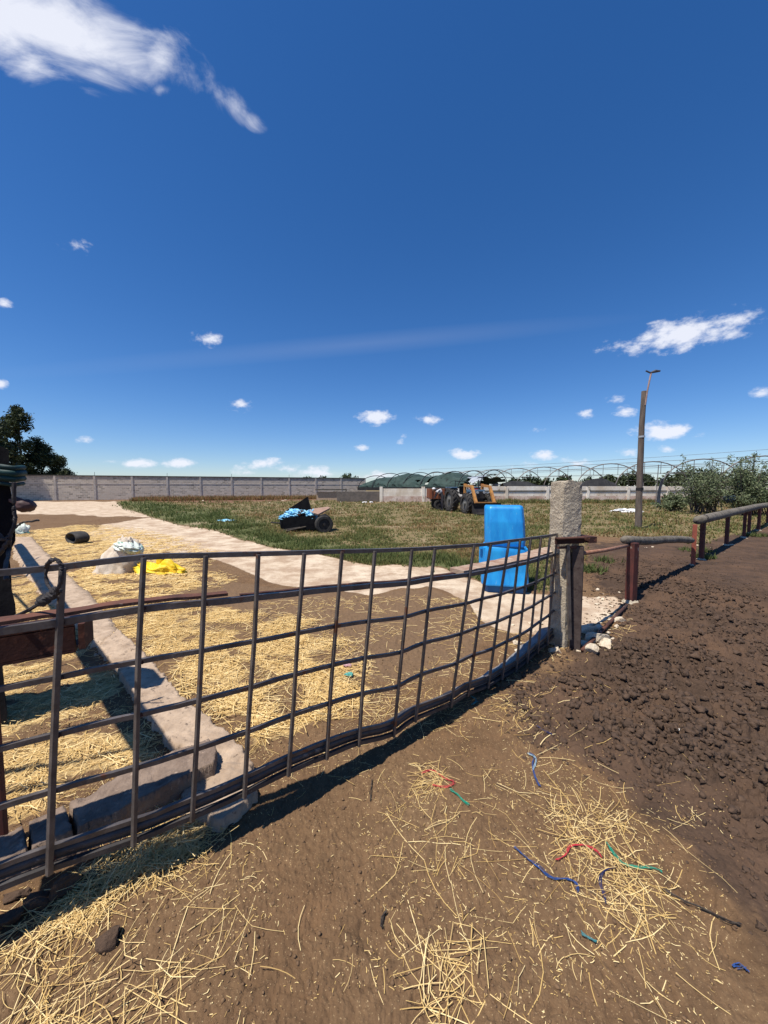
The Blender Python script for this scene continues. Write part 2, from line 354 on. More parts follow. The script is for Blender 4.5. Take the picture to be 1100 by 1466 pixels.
M['pinkrod'] = mat('painted_bracket', (.34, .24, .21), (.22, .15, .13), .6, 8, bump=.1)
M['orange'] = mat('loader_orange', (.50, .24, .06), (.30, .14, .05), .55, 5, bump=.1)
M['tblue'] = mat('tractor_blue', (.05, .11, .19), (.10, .16, .22), .45, 4, bump=.1)
M['darkmetal'] = mat('dark_metal', (.02, .018, .02), (.045, .04, .038), .6, 5, metal=.3, bump=.2)
M['trailer'] = mat('rust_trailer_side', (.26, .085, .035), (.16, .05, .025), .8, 4, bump=.4)
M['rim'] = mat('dull_rim', (.16, .16, .15), (.09, .085, .08), .6, 5)
M['redpaint'] = mat('red_paint', (.55, .04, .05), None, .5, 4, bump=0)
M['whitecloth'] = mat('white_cloth', (.75, .75, .74), (.62, .62, .62), .9, 6, bump=.3)
M['darkcloth'] = mat('dark_cloth', (.02, .02, .028), (.04, .035, .04), .9, 6, bump=.3)
M['skin'] = mat('skin', (.26, .14, .09), (.22, .12, .08), .6, 6, bump=0)
M['bluebag'] = mat('pale_blue_bag', (.10, .42, .68), (.40, .66, .80), .5, 7, bump=.5, bscale=14, bdist=.02)
M['cartboard'] = mat('cart_board', (.34, .22, .165), (.24, .15, .11), .85, 5, bump=.3)
M['stone'] = mat('limestone', (.66, .57, .43), (.47, .38, .27), .95, 9, bump=1.0, bscale=24, bdist=.02, c3=(.30, .23, .16), s3=20, t3=.58)
M['clod'] = mat('soil_clod', (.104, .065, .042), (.058, .037, .025), .95, 30, bump=1.0, bscale=70, bdist=.01)
M['sheet'] = mat('bent_metal_sheet', (.10, .12, .15), (.05, .05, .06), .5, 3, metal=.3, bump=.4, bscale=5, bdist=.03)
M['mud'] = mat('brown_log_end', (.105, .055, .052), (.06, .033, .032), .6, 14, bump=.4)

def attr_mat(name, ca, cb, attr='v', rough=.8, trans=0.0, cc=None):
    m_ = bpy.data.materials.new(name); m_.use_nodes = True; nt = m_.node_tree; N = nt.nodes; L = nt.links; b = N['Principled BSDF']
    b.inputs['Roughness'].default_value = rough; b.inputs['Specular IOR Level'].default_value = .25
    a = N.new('ShaderNodeAttribute'); a.attribute_name = attr; rp = N.new('ShaderNodeValToRGB'); L.new(a.outputs['Fac'], rp.inputs[0])
    rp.color_ramp.elements[0].color = (*ca, 1); rp.color_ramp.elements[1].color = (*cb, 1)
    if cc: e = rp.color_ramp.elements.new(.5); e.color = (*cc, 1)
    L.new(rp.outputs[0], b.inputs['Base Color'])
    if trans:
        t = N.new('ShaderNodeBsdfTranslucent'); L.new(rp.outputs[0], t.inputs[0]); mx = N.new('ShaderNodeMixShader'); mx.inputs[0].default_value = trans
        L.new(b.outputs[0], mx.inputs[1]); L.new(t.outputs[0], mx.inputs[2]); L.new(mx.outputs[0], N['Material Output'].inputs[0])
    return m_
M['straw'] = attr_mat('straw', (.34, .205, .070), (.88, .70, .36), rough=.55, trans=.15, cc=(.64, .44, .165))
M['grass'] = attr_mat('weed_blades', (.075, .105, .030), (.27, .135, .065), rough=.8, trans=.25, cc=(.160, .165, .055))
M['leafdark'] = attr_mat('dark_leaves', (.012, .022, .010), (.075, .095, .038), rough=.6, trans=.15)
M['leafbush'] = attr_mat('olive_leaves', (.055, .080, .034), (.24, .275, .15), rough=.7, trans=.25)

def ground_material():
    m_ = bpy.data.materials.new('ground'); m_.use_nodes = True; nt = m_.node_tree; N = nt.nodes; L = nt.links; b = N['Principled BSDF']
    b.inputs['Roughness'].default_value = .95; b.inputs['Specular IOR Level'].default_value = .15
    tc = N.new('ShaderNodeTexCoord'); co = tc.outputs['Object']
    def noise(sc, d=6, r=.62, lo=None, hi=None):
        n = N.new('ShaderNodeTexNoise'); n.inputs['Scale'].default_value = sc; n.inputs['Detail'].default_value = d; n.inputs['Roughness'].default_value = r; L.new(co, n.inputs['Vector'])
        if lo is None: return n.outputs[0]
        return mr(n.outputs[0], lo, hi)
    def mr(v, a, bb):
        n = N.new('ShaderNodeMapRange'); n.inputs['From Min'].default_value = a; n.inputs['From Max'].default_value = bb; L.new(v, n.inputs['Value']); return n.outputs[0]
    def mix(f, a, bb):
        n = N.new('ShaderNodeMix'); n.data_type = 'RGBA'; L.new(f, n.inputs[0])
        for i, v in ((6, a), (7, bb)):
            if isinstance(v, tuple): n.inputs[i].default_value = (*v, 1)
            else: L.new(v, n.inputs[i])
        return n.outputs[2]
    def mth(op, a, bb, c=None):
        n = N.new('ShaderNodeMath'); n.operation = op
        for i, v in enumerate((a, bb, c)):
            if v is None: continue
            if isinstance(v, (int, float)): n.inputs[i].default_value = v
            else: L.new(v, n.inputs[i])
        return n.outputs[0]
    def at_(nm): n = N.new('ShaderNodeAttribute'); n.attribute_name = nm; return n.outputs['Fac']
    def edge(nm, n, k=.9): return mr(mth('MULTIPLY_ADD', mth('SUBTRACT', n, .5), k, at_(nm)), .35, .65)
    n1 = noise(6, 8); n2 = noise(38, 6); n3 = noise(160, 4); n0 = noise(.9, 6)
    soil = mix(mr(n1, .35, .68), (.170, .099, .051), (.102, .060, .032))
    soil = mix(mr(n0, .40, .62), soil, mix(mr(n2, .3, .7), (.108, .064, .035), (.215, .136, .072)))
    soil = mix(mr(n3, .64, .68), soil, (.42, .30, .16))
    vor = N.new('ShaderNodeTexVoronoi'); vor.inputs['Scale'].default_value = 85; L.new(co, vor.inputs['Vector'])
    chips = mth('MULTIPLY', mr(vor.outputs['Distance'], .20, .13), mr(n2, .52, .60))
    soil = mix(chips, soil, (.50, .37, .20))
    man = mix(mr(n1, .35, .65), (.088, .056, .038), (.050, .033, .023))
    man = mix(mr(noise(1.2, 5), .42, .66), man, (.112, .068, .043))
    man = mix(mth('MULTIPLY', mr(n3, .66, .70), .7), man, (.28, .19, .11))
    path = mix(mr(n0, .3, .7), (.63, .525, .39), (.52, .41, .29))
    path = mix(mth('MULTIPLY', mr(noise(1.7, 9, .75), .42, .58), .88), path, (.34, .235, .155))
    path = mix(mth('MULTIPLY', mr(n2, .58, .70), .5), path, (.32, .22, .14))
    stz = mix(mr(n2, .35, .65), (.48, .33, .14), (.26, .165, .07))
    stz = mix(mr(n3, .5, .62), stz, (.60, .45, .22))
    gr = mix(mr(n1, .35, .65), (.150, .130, .055), (.210, .145, .080))
    gr = mix(mth('MULTIPLY', at_('green'), .8), gr, (.085, .105, .038))
    gr = mix(mth('MULTIPLY', mr(noise(.55, 7), .56, .66), .65), gr, (.33, .25, .16))
    col = mix(edge('man', n1), soil, man)
    col = mix(edge('straw', n1, 1.1), col, stz)
    col = mix(edge('path', n1, .8), col, path)
    col = mix(mth('MULTIPLY', edge('soil2', n1), .85), col, mix(mr(n2, .3, .7), (.190, .122, .070), (.130, .082, .048)))
    col = mix(edge('grass', n1, .9), col, gr)
    col = mix(at_('weed'), col, (.17, .09, .055))
    L.new(col, b.inputs['Base Color'])
    bp = N.new('ShaderNodeBump'); bp.inputs['Strength'].default_value = .85; bp.inputs['Distance'].default_value = .009
    wv = N.new('ShaderNodeVectorMath'); wv.operation = 'MULTIPLY_ADD'; nv_ = N.new('ShaderNodeTexNoise'); nv_.inputs['Scale'].default_value = 14; nv_.inputs['Detail'].default_value = 4; L.new(co, nv_.inputs['Vector'])
    L.new(nv_.outputs['Color'], wv.inputs[0]); wv.inputs[1].default_value = (.06, .06, .06); L.new(co, wv.inputs[2])
    v2 = N.new('ShaderNodeTexVoronoi'); v2.inputs['Scale'].default_value = 30; L.new(wv.outputs[0], v2.inputs['Vector'])
    lump = mth('MULTIPLY', mth('SUBTRACT', 1.0, v2.outputs['Distance']), mth('MULTIPLY_ADD', at_('man'), 1.5, .15))
    lump = mth('MULTIPLY', lump, mth('SUBTRACT', 1.0, mth('MULTIPLY', at_('path'), .8)))
    L.new(mth('ADD', lump, mth('ADD', noise(60, 7, .7), mth('MULTIPLY', n3, .5))), bp.inputs['Height']); L.new(bp.outputs[0], b.inputs['Normal'])
    return m_

# ------------------------------------------------------------------ ground sheet (one sheet out to the horizon, finer near the gate)
def build_ground():
    A = np.concatenate([np.linspace(R(-180), R(-54), 36, endpoint=False), np.linspace(R(-54), R(54), 780, endpoint=False), np.linspace(R(54), R(180), 37)])
    rr = np.concatenate([np.array([.02, .25, .5, .7, .85]), np.geomspace(.95, 22, 600), np.geomspace(23, 1500, 60)])
    AA, RR = np.meshgrid(A, rr); x = np.sin(AA) * RR; y = np.cos(AA) * RR
    sh = x.shape; x = x.ravel(); y = y.ravel(); Mk = masks(x, y); z = ground_h(x, y, Mk)
    nr, nc = sh; idx = np.arange(nr * nc).reshape(sh)
    Fc = np.stack([idx[:-1, :-1].ravel(), idx[:-1, 1:].ravel(), idx[1:, 1:].ravel(), idx[1:, :-1].ravel()], 1)[:, ::-1]
    me = npmesh('ground', np.stack([x, y, z], 1), Fc, ground_material(), True)
    for nm, a in zip(('path', 'soil2', 'straw', 'man', 'rough', 'grass', 'green', 'weed'), Mk): fattr(me, nm, a)
    tag(link('ground', me), kind='structure')
build_ground()

def H(x, y): return float(ground_h(np.array([x]), np.array([y]))[0])

# ------------------------------------------------------------------ boundary walls
W0 = Vector((-41.8, 41.8, 0)); W1 = Vector((-4.9, 56.5, 0)); WD = (W1 - W0).normalized()
def block_wall_mat():
    m_ = bpy.data.materials.new('grey_block_masonry'); m_.use_nodes = True; nt = m_.node_tree; N = nt.nodes; L = nt.links; b = N['Principled BSDF']; b.inputs['Roughness'].default_value = .95
    tc = N.new('ShaderNodeTexCoord'); mp = N.new('ShaderNodeMapping'); mp.inputs['Rotation'].default_value = (0, 0, -math.atan2(WD.y, WD.x)); L.new(tc.outputs['Object'], mp.inputs[0])
    sx = N.new('ShaderNodeSeparateXYZ'); L.new(mp.outputs[0], sx.inputs[0]); cx = N.new('ShaderNodeCombineXYZ'); L.new(sx.outputs[0], cx.inputs[0]); L.new(sx.outputs[2], cx.inputs[1])
    br = N.new('ShaderNodeTexBrick'); L.new(cx.outputs[0], br.inputs['Vector']); br.inputs['Scale'].default_value = 1.0; br.inputs['Brick Width'].default_value = .42; br.inputs['Row Height'].default_value = .21
    br.inputs['Mortar Size'].default_value = .022; br.inputs['Color1'].default_value = (.24, .20, .155, 1); br.inputs['Color2'].default_value = (.68, .58, .46, 1); br.inputs['Mortar'].default_value = (.76, .67, .54, 1); br.inputs['Bias'].default_value = .1
    nz = N.new('ShaderNodeTexNoise'); nz.inputs['Scale'].default_value = .8; nz.inputs['Detail'].default_value = 8; L.new(tc.outputs['Object'], nz.inputs['Vector'])
    mr = N.new('ShaderNodeMapRange'); L.new(nz.outputs[0], mr.inputs['Value']); mr.inputs['From Min'].default_value = .4; mr.inputs['From Max'].default_value = .65
    mx = N.new('ShaderNodeMix'); mx.data_type = 'RGBA'; L.new(mr.outputs[0], mx.inputs[0]); L.new(br.outputs['Color'], mx.inputs[6]); mx.inputs[7].default_value = (.62, .53, .42, 1)
    # mottled darkening towards the top of the wall
    zr = N.new('ShaderNodeMapRange'); L.new(sx.outputs[2], zr.inputs['Value']); zr.inputs['From Min'].default_value = 2.35; zr.inputs['From Max'].default_value = 2.9
    n2 = N.new('ShaderNodeTexNoise'); n2.inputs['Scale'].default_value = 3; L.new(cx.outputs[0], n2.inputs['Vector'])
    ml = N.new('ShaderNodeMath'); ml.operation = 'MULTIPLY'; L.new(zr.outputs[0], ml.inputs[0]); L.new(n2.outputs[0], ml.inputs[1])
    m2 = N.new('ShaderNodeMix'); m2.data_type = 'RGBA'; L.new(ml.outputs[0], m2.inputs[0]); L.new(mx.outputs[2], m2.inputs[6]); m2.inputs[7].default_value = (.07, .06, .05, 1)
    L.new(m2.outputs[2], b.inputs['Base Color'])
    bp = N.new('ShaderNodeBump'); bp.inputs['Distance'].default_value = .03; bp.inputs['Strength'].default_value = .8; L.new(br.outputs['Fac'], bp.inputs['Height']); bp.invert = True; L.new(bp.outputs[0], b.inputs['Normal'])
    return m_
def build_far_wall():
    bmatl = block_wall_mat(); n = 16; bay = 3.8; ang = math.atan2(WD.y, WD.x); Rm = rotz(ang); pil = mat('pale_pilaster', (.62, .55, .47), (.42, .37, .31), .95, 3)
    root = tag(empty('boundary_wall', W0), 'long grey concrete block boundary wall with dark coping behind the yard', 'wall')
    start = -4
    for i in range(start, 11):
        c = W0 + WD * (bay * (i + .5)); m_ = MB().box(c + Vector((0, 0, .95)), (bay - .22, .2, 1.0 + .9), Rm)
        part(root, 'panel', m_, bmatl); part(root, 'panel', MB().box(c + Vector((0, 0, 2.43)), (bay - .22, .2, .86), Rm), bmatl)
        part(root, 'tie_beam', MB().box(c + Vector((0, 0, 1.95)), (bay - .22, .24, .10), Rm), pil)
        part(root, 'coping', MB().box(c + Vector((0, 0, 2.91)), (bay, .30, .10), Rm), M['coping'])
    for i in range(start, 12):
        c = W0 + WD * (bay * i); part(root, 'pilaster', MB().box(c + Vector((0, 0, 1.43)), (.22, .30, 2.86), Rm), pil)
        if i % 2 == 0: part(root, 'rebar', MB().tube([c + Vector((0, 0, 2.9)), c + Vector((.03, 0, 3.35))], .02, 5), M['darkmetal'])
build_far_wall()

def build_white_wall():
    A = Vector((-0.3, 38.5, 0)); B = Vector((44, 40.5, 0)); D = (B - A).normalized(); Ln = (B - A).length; ang = math.atan2(D.y, D.x); Rm = rotz(ang)
    root = tag(empty('white_wall', A), 'low whitewashed masonry wall with pink bare base along the back of the field', 'wall')
    bay = 4.4; n = int(Ln / bay)
    for i in range(n):
        c = A + D * (bay * (i + .5)); low = .72
        part(root, 'lower_panel', MB().box(c + Vector((0, 0, .30)), (bay - .3, .24, .60), Rm), M['wallpink'])
        part(root, 'upper_panel', MB().box(c + Vector((0, 0, .85)), (bay - .3, .22, .50), Rm), M['wallwhite'])
        if i >= 2:
            part(root, 'ledge', MB().box(c + Vector((0, 0, 1.15)), (bay - .3, .34, .10), Rm), M['coping'])
            part(root, 'parapet', MB().box(c + Vector((0, 0, 1.42)), (bay - .3, .20, .44), Rm), M['wallwhite'])
        else:
            part(root, 'parapet', MB().box(c + Vector((0, 0, 1.25)), (bay - .3, .20, .30), Rm), M['wallwhite'])
    for i in range(n + 1):
        c = A + D * (bay * i); part(root, 'pier', MB().box(c + Vector((0, 0, .8)), (.30, .34, 1.6), Rm), M['wallwhite'])
    A2 = Vector((-4.9, 39, 0)); 
    o = solo('low_wall', MB().box(A2 + Vector((2.2, 0, .55)), (4.5, .4, 1.1), None), M['greyblock'], 'short dark grey rendered low wall left of the green netted tunnel', 'wall', A2, bevel=.03)
    cb = MB()
    A3 = Vector((-7.3, 43.5, 0))
    r2 = tag(empty('broken_wall', A3), 'pale crumbling low wall with a concrete ledge left of the grey low wall', 'wall')
    part(r2, 'wall_body', MB().box(A3 + Vector((1.1, 0, .5)), (3.4, .3, 1.0)), M['slab'])
    part(r2, 'ledge', MB().box(A3 + Vector((1.1, -.1, 1.25)), (3.6, .6, .14)), M['coping'])
    part(r2, 'prop', MB().sqtube([A3 + Vector((2.2, -.5, 0)), A3 + Vector((2.9, -.2, 1.15))], .09), M['bark'])
build_white_wall()

# ------------------------------------------------------------------ tunnels
def arch_pts(c, D, span, h, z0=0.0, n=17, a0=0, a1=math.pi):
    return [c + D * (math.cos(a0 + (a1 - a0) * k / (n - 1)) * span / 2) + Vector((0, 0, z0 + math.sin(a0 + (a1 - a0) * k / (n - 1)) * h)) for k in range(n)]
def build_tunnels():
    # netted tunnel
    A = Vector((-1.0, 56.0, 0)); B = Vector((13.2, 44.3, 0)); D = (B - A).normalized(); P = Vector((-D.y, D.x, 0)); P = P if P.x > 0 else -P
    root = tag(empty('netted_tunnel', A), 'collapsed greenhouse tunnel covered in torn dark green shade net', 'greenhouse')
    Ln = (B - A).length; nseg = 46; na = 26; V = []; 
    for i in range(nseg + 1):
        t = i / nseg; c = A + D * (Ln * t)
        hh = (3.0 * (1 - .18 * abs(math.sin(t * 9.0))) - .5 * max(0, t - .72)) * min(1, .35 + t * 5.5) ** .5
        for k in range(na + 1):
            a = math.pi * k / na; rr = 1 + .05 * float(pn(t * 14, k * .35, 5)) + .025 * float(pn(t * 40, k * .9, 6))
            V.append(c + P * (math.cos(a) * 4.2 * rr) + Vector((0, 0, 1.25 + max(0, math.sin(a)) ** .8 * (hh - .75) * rr)))
    fs = []; fw = []
    for i in range(nseg):
        for k in range(na):
            t = i / nseg; h = float(fbm(np.array([t * 5.0]), np.array([k * .22]), 3, 9)[0])
            q = (i * (na + 1) + k, i * (na + 1) + k + 1, (i + 1) * (na + 1) + k + 1, (i + 1) * (na + 1) + k)
            lim = .62 if t < .60 else (.26 if t < .9 else .05)
            if h < lim: fs.append(q)
            elif t > .66 and h > .42: fw.append(q)
    n1 = MB().add(V, fs); part(root, 'shade_net', n1, M['net'])
    n2 = MB().add(V, fw); part(root, 'torn_film', n2, M['film'])
    for i in range(8):
        c = A + D * (Ln * i / 7); part(root, 'hoop', MB().tube(arch_pts(c, P, 8.5, 2.32 - (.3 if i == 0 else 0), 1.25), .05, 5), M['darkmetal'])
    part(root, 'net_skirt', MB().box(A + D * (Ln / 2) - P * 4.3 + Vector((0, 0, 1.33)), (Ln, .12, .42), rotz(math.atan2(D.y, D.x))), M['blacknet'])
    # bare arches
    A = Vector((33.2, 46.0, 0)); D = (Vector((1.75, 93, 0)) - A).normalized(); P = Vector((.995, -.10, 0))
    root = tag(empty('greenhouse_frame', A), 'bare greenhouse skeleton of overlapping steel arches rising above the white wall', 'greenhouse')
    cs = []
    for i in range(-3, 9):
        c = A + D * (4.9 * i); cs.append(c)
        f = part(root, 'arch', MB().tube(arch_pts(c, P, 8.6, 3.3, 1.4), .065, 5), M['pipe'])
        for q in (-.5, -.22, .22, .5):
            x = q * 4.3; zt = 1.4 + 3.3 * math.sqrt(1 - q * q)
            part(f, 'strut', MB().tube([c + P * x + Vector((0, 0, 3.2)), c + P * x + Vector((0, 0, zt - .03))], .035, 4), M['pipe'])
        part(f, 'tie_bar', MB().tube([c - P * 3.55 + Vector((0, 0, 3.2)), c + P * 3.55 + Vector((0, 0, 3.2))], .04, 4), M['pipe'])
    for off, z in ((0, 4.7), (-2.6, 4.02), (2.6, 4.02)):
        part(root, 'purlin', MB().tube([cs[0] + P * off + Vector((0, 0, z)), cs[-1] + P * off + Vector((0, 0, z))], .03, 4), M['pipe'])
    # black net lying over the wall in front of it
    V = []; n = 40
    for i in range(n + 1):
        t = i / n; x = 13.2 + 12.5 * t; hh = .15 + .85 * max(0, math.sin(t * 3.0 * math.pi * .92 + .5)) * (.5 + .5 * t) + .12 * float(pn(t * 20, 1, 3))
        V += [Vector((x, 40.6, 1.55)), Vector((x, 41.4, 1.62 + hh)), Vector((x, 43.2, 1.4))]
    fs = []
    for i in range(n): fs += [(i * 3, i * 3 + 3, i * 3 + 4, i * 3 + 1), (i * 3 + 1, i * 3 + 4, i * 3 + 5, i * 3 + 2)]
    solo('black_net', MB().add(V, fs), M['blacknet'], 'black netting heaped along the top of the white wall', 'netting', Vector((13.2, 40.6, 0)))
build_tunnels()

# ------------------------------------------------------------------ trees and bushes
def leaves_mesh(name, cl, leaf, matl, n_per, seed, dark=0.5, squash=1.0):
    rg = np.random.default_rng(seed); P = []; Vv = []
    for (c, r) in cl:
        n = int(n_per * (r ** 1.6)) + 8
        d = rg.normal(size=(n, 3)); d /= np.linalg.norm(d, axis=1)[:, None]; rad = r * rg.random(n) ** .33 * (1 + .25 * rg.normal(size=n))
        p = np.array(c) + d * rad[:, None] * np.array([1, 1, squash]); P.append(p); Vv.append(np.clip(rg.random(n) * .75 + .25 * rg.random(), 0, 1))
    P = np.concatenate(P); v = np.concatenate(Vv); n = len(P)
    a = rg.normal(size=(n, 3)); a /= np.linalg.norm(a, axis=1)[:, None]; b = np.cross(a, rg.normal(size=(n, 3))); b /= np.linalg.norm(b, axis=1)[:, None]
    s = leaf * (.5 + rg.random(n))[:, None]
    V = np.stack([P - a * s, P + b * s * .45, P + a * s, P - b * s * .45], 1).reshape(-1, 3)
    me = npmesh(name, V, np.arange(4 * n).reshape(n, 4), matl); fattr(me, 'v', np.repeat(v, 4)); return me
def tree(name, loc, h, r, clusters, seed, label, cat='tree', group=None, leaf=.16, n_per=420, matl='leafdark', trunk=.18, shape='oval', squash=1.0, low=.22):
    rg = random.Random(seed); loc = Vector(loc); root = tag(empty(name, loc), label, cat, group)
    cl = []
    for i in range(clusters):
        t = rg.random(); z = h * (low + (1 - low - .04) * t)
        w = r * (math.sin(math.pi * min(1, .18 + .82 * t)) ** .7 if shape == 'oval' else (1.05 - .75 * t))
        a = rg.random() * 6.283; q = w * math.sqrt(rg.random())
        cl.append(((q * math.cos(a), q * math.sin(a), z), r * rg.uniform(.22, .40)))
    link('crown', leaves_mesh('crown', cl, leaf, M[matl], n_per, seed, squash=squash), root)
    tb = MB(); top = Vector((rg.uniform(-.3, .3), 0, h * .8))
    tb.tube([loc, loc + top * .35 + Vector((.15, 0, 0)), loc + top * .7, loc + top], [trunk, trunk * .8, trunk * .5, trunk * .2], 8)
    for (c, rr) in cl[::max(1, len(cl) // 9)]:
        s_ = loc + top * max(.15, min(.8, c[2] / h - .18)); tb.tube([s_, (s_ + loc + Vector(c)) / 2 + Vector((0, 0, .2)), loc + Vector(c)], [trunk * .4, trunk * .25, trunk * .1], 5)
    part(root, 'trunk', tb, M['bark'])
    return root
def build_trees():
    tree('eucalyptus_tree', (-52.2, 53.5, 0), 13.2, 2.2, 60, 1, 'tall dark eucalyptus with pointed crown behind the left end of the grey wall', leaf=.15, n_per=620, low=.16, trunk=.25)
    tree('eucalyptus_tree', (-56.0, 52.5, 0), 11.6, 2.3, 36, 2, 'dark eucalyptus cut off by the left edge of the picture', leaf=.15, n_per=620, low=.18, trunk=.25)
    tree('round_tree', (-51.0, 55.5, 0), 8.2, 2.1, 34, 3, 'middle rounded dark tree right of the tall eucalyptus', leaf=.14, n_per=560, low=.25)
    tree('round_tree', (-49.3, 56.0, 0), 6.2, 2.0, 34, 4, 'lower spreading dark tree with sky gaps above the grey wall', leaf=.14, n_per=520, low=.32)
    tree('shade_tree', (-43.7, 40.3, 0), 9.8, 2.9, 60, 5, 'dense tree inside the yard at the left end of the grey wall', leaf=.17, n_per=420, low=.30, trunk=.25)
    far = [(442, 684, 66, 1.4), (462, 683, 66, 1.5), (497, 682, 64, 1.8), (736, 686, 62, 1.3), (757, 683, 62, 1.6), (784, 685, 60, 1.3), (812, 684, 62, 1.8), (842, 686, 64, 1.5), (872, 682, 60, 1.8), (906, 680, 60, 2.3), (926, 683, 60, 1.7), (975, 678, 60, 2.6), (1015, 676, 62, 3.0), (1062, 676, 62, 3.0)]
    for i, (px, py, Y, r) in enumerate(far):
        p = at(px, py, Y); side = 'beyond the grey wall' if px < 600 else 'beyond the white wall and arches'; nth = ['first', 'second', 'third', 'fourth', 'fifth', 'sixth', 'seventh', 'eighth', 'ninth', 'tenth', 'eleventh'][i if px < 600 else i - 3]
        tree('distant_tree', (p.x, Y, 0), p.z, r * 1.15, 14, 20 + i, nth + ' small dark distant tree from the left ' + side, group='distant trees ' + side, leaf=.26, n_per=90, low=.45, trunk=.12)
    # bushes on the right
    def bush(px, Y, h, w, seed, label, n=46, leaf=.05, npp=300, arms=22, matl='leafbush'):
        rg = random.Random(seed); b = g(px, 740); loc = Vector(((px - CX) / F * Y, Y, 0)); root = tag(empty('bush', loc), label, 'bush')
        tb = MB(); cl = []
        for i in range(arms):
            a = rg.random() * 6.283; q = w * rg.uniform(.15, 1.0); hh = h * rg.uniform(.30, 1.0) * (1 - .15 * q / w)
            p0 = loc + Vector((rg.uniform(-.3, .3) * w, rg.uniform(-.3, .3), 0)); p3 = loc + Vector((q * math.cos(a), q * math.sin(a) * .5, hh)); p1 = p0.lerp(p3, .4) + Vector((0, 0, .15 * h)); p2 = p0.lerp(p3, .75) + Vector((0, 0, .1 * h))
            tb.tube([p0, p1, p2, p3], [.028, .02, .013, .005], 5)
            for t, s_ in ((.35, .30), (.55, .30), (.72, .26), (.88, .20), (1.0, .13)):
                c = p0.lerp(p3, t) - loc + Vector((rg.uniform(-.15, .15), rg.uniform(-.1, .1), .1 * h * (1 - abs(2 * t - 1)) + rg.uniform(-.1, .1)))
                cl.append((tuple(c), s_ * rg.uniform(.7, 1.3) * (w / 2.2) ** .5))
        link('foliage', leaves_mesh('foliage', cl, leaf, M[matl], npp, seed), root); part(root, 'branches', tb, M['bark'])
    bush(1010, 21.0, 3.5, 2.7, 50, 'tall twiggy olive green bush in front of the white wall, left of the largest bush', arms=44, leaf=.05, npp=210)
    bush(1075, 20.0, 3.5, 2.8, 51, 'largest grey green bush filling the right edge behind the log fence', arms=56, leaf=.052, npp=290)
    bush(965, 23.0, 1.4, 1.3, 52, 'low dark green bush beside the leaning metal sheet', arms=18, leaf=.07)
    bush(1145, 19.0, 2.9, 2.4, 53, 'grey green bush reaching out past the right edge', arms=30, leaf=.06)
build_trees()

# ------------------------------------------------------------------ weeds of the field (nobody could count them)
def blades(name, x, y, hgt, v, matl, lean=.35, width=.012, per=4, seed=1):
    rg = np.random.default_rng(seed); n = len(x); x = np.repeat(x, per); y = np.repeat(y, per); hgt = np.repeat(hgt, per) * (.5 + .8 * rg.random(n * per)); v = np.clip(np.repeat(v, per) + .15 * rg.normal(size=n * per), 0, 1); w = np.repeat(width, per) if np.ndim(width) else width
    n = n * per; a = rg.random(n) * 2 * np.pi; x = x + np.cos(a) * hgt * .35 * rg.random(n); y = y + np.sin(a) * hgt * .35 * rg.random(n); z = ground_h(x, y) - .005
    b = a + rg.normal(size=n); ln = lean * hgt * rg.random(n) * 1.6
    hw = w * (.6 + .8 * rg.random(n)); dx, dy = np.cos(b + 1.57) * hw, np.sin(b + 1.57) * hw
    V = np.stack([np.stack([x - dx, y - dy, z], 1), np.stack([x + dx, y + dy, z], 1), np.stack([x + np.cos(b) * ln, y + np.sin(b) * ln, z + hgt], 1)], 1).reshape(-1, 3)
    me = npmesh(name, V, np.arange(3 * n).reshape(n, 3), matl); fattr(me, 'v', np.repeat(v, 3)); return me
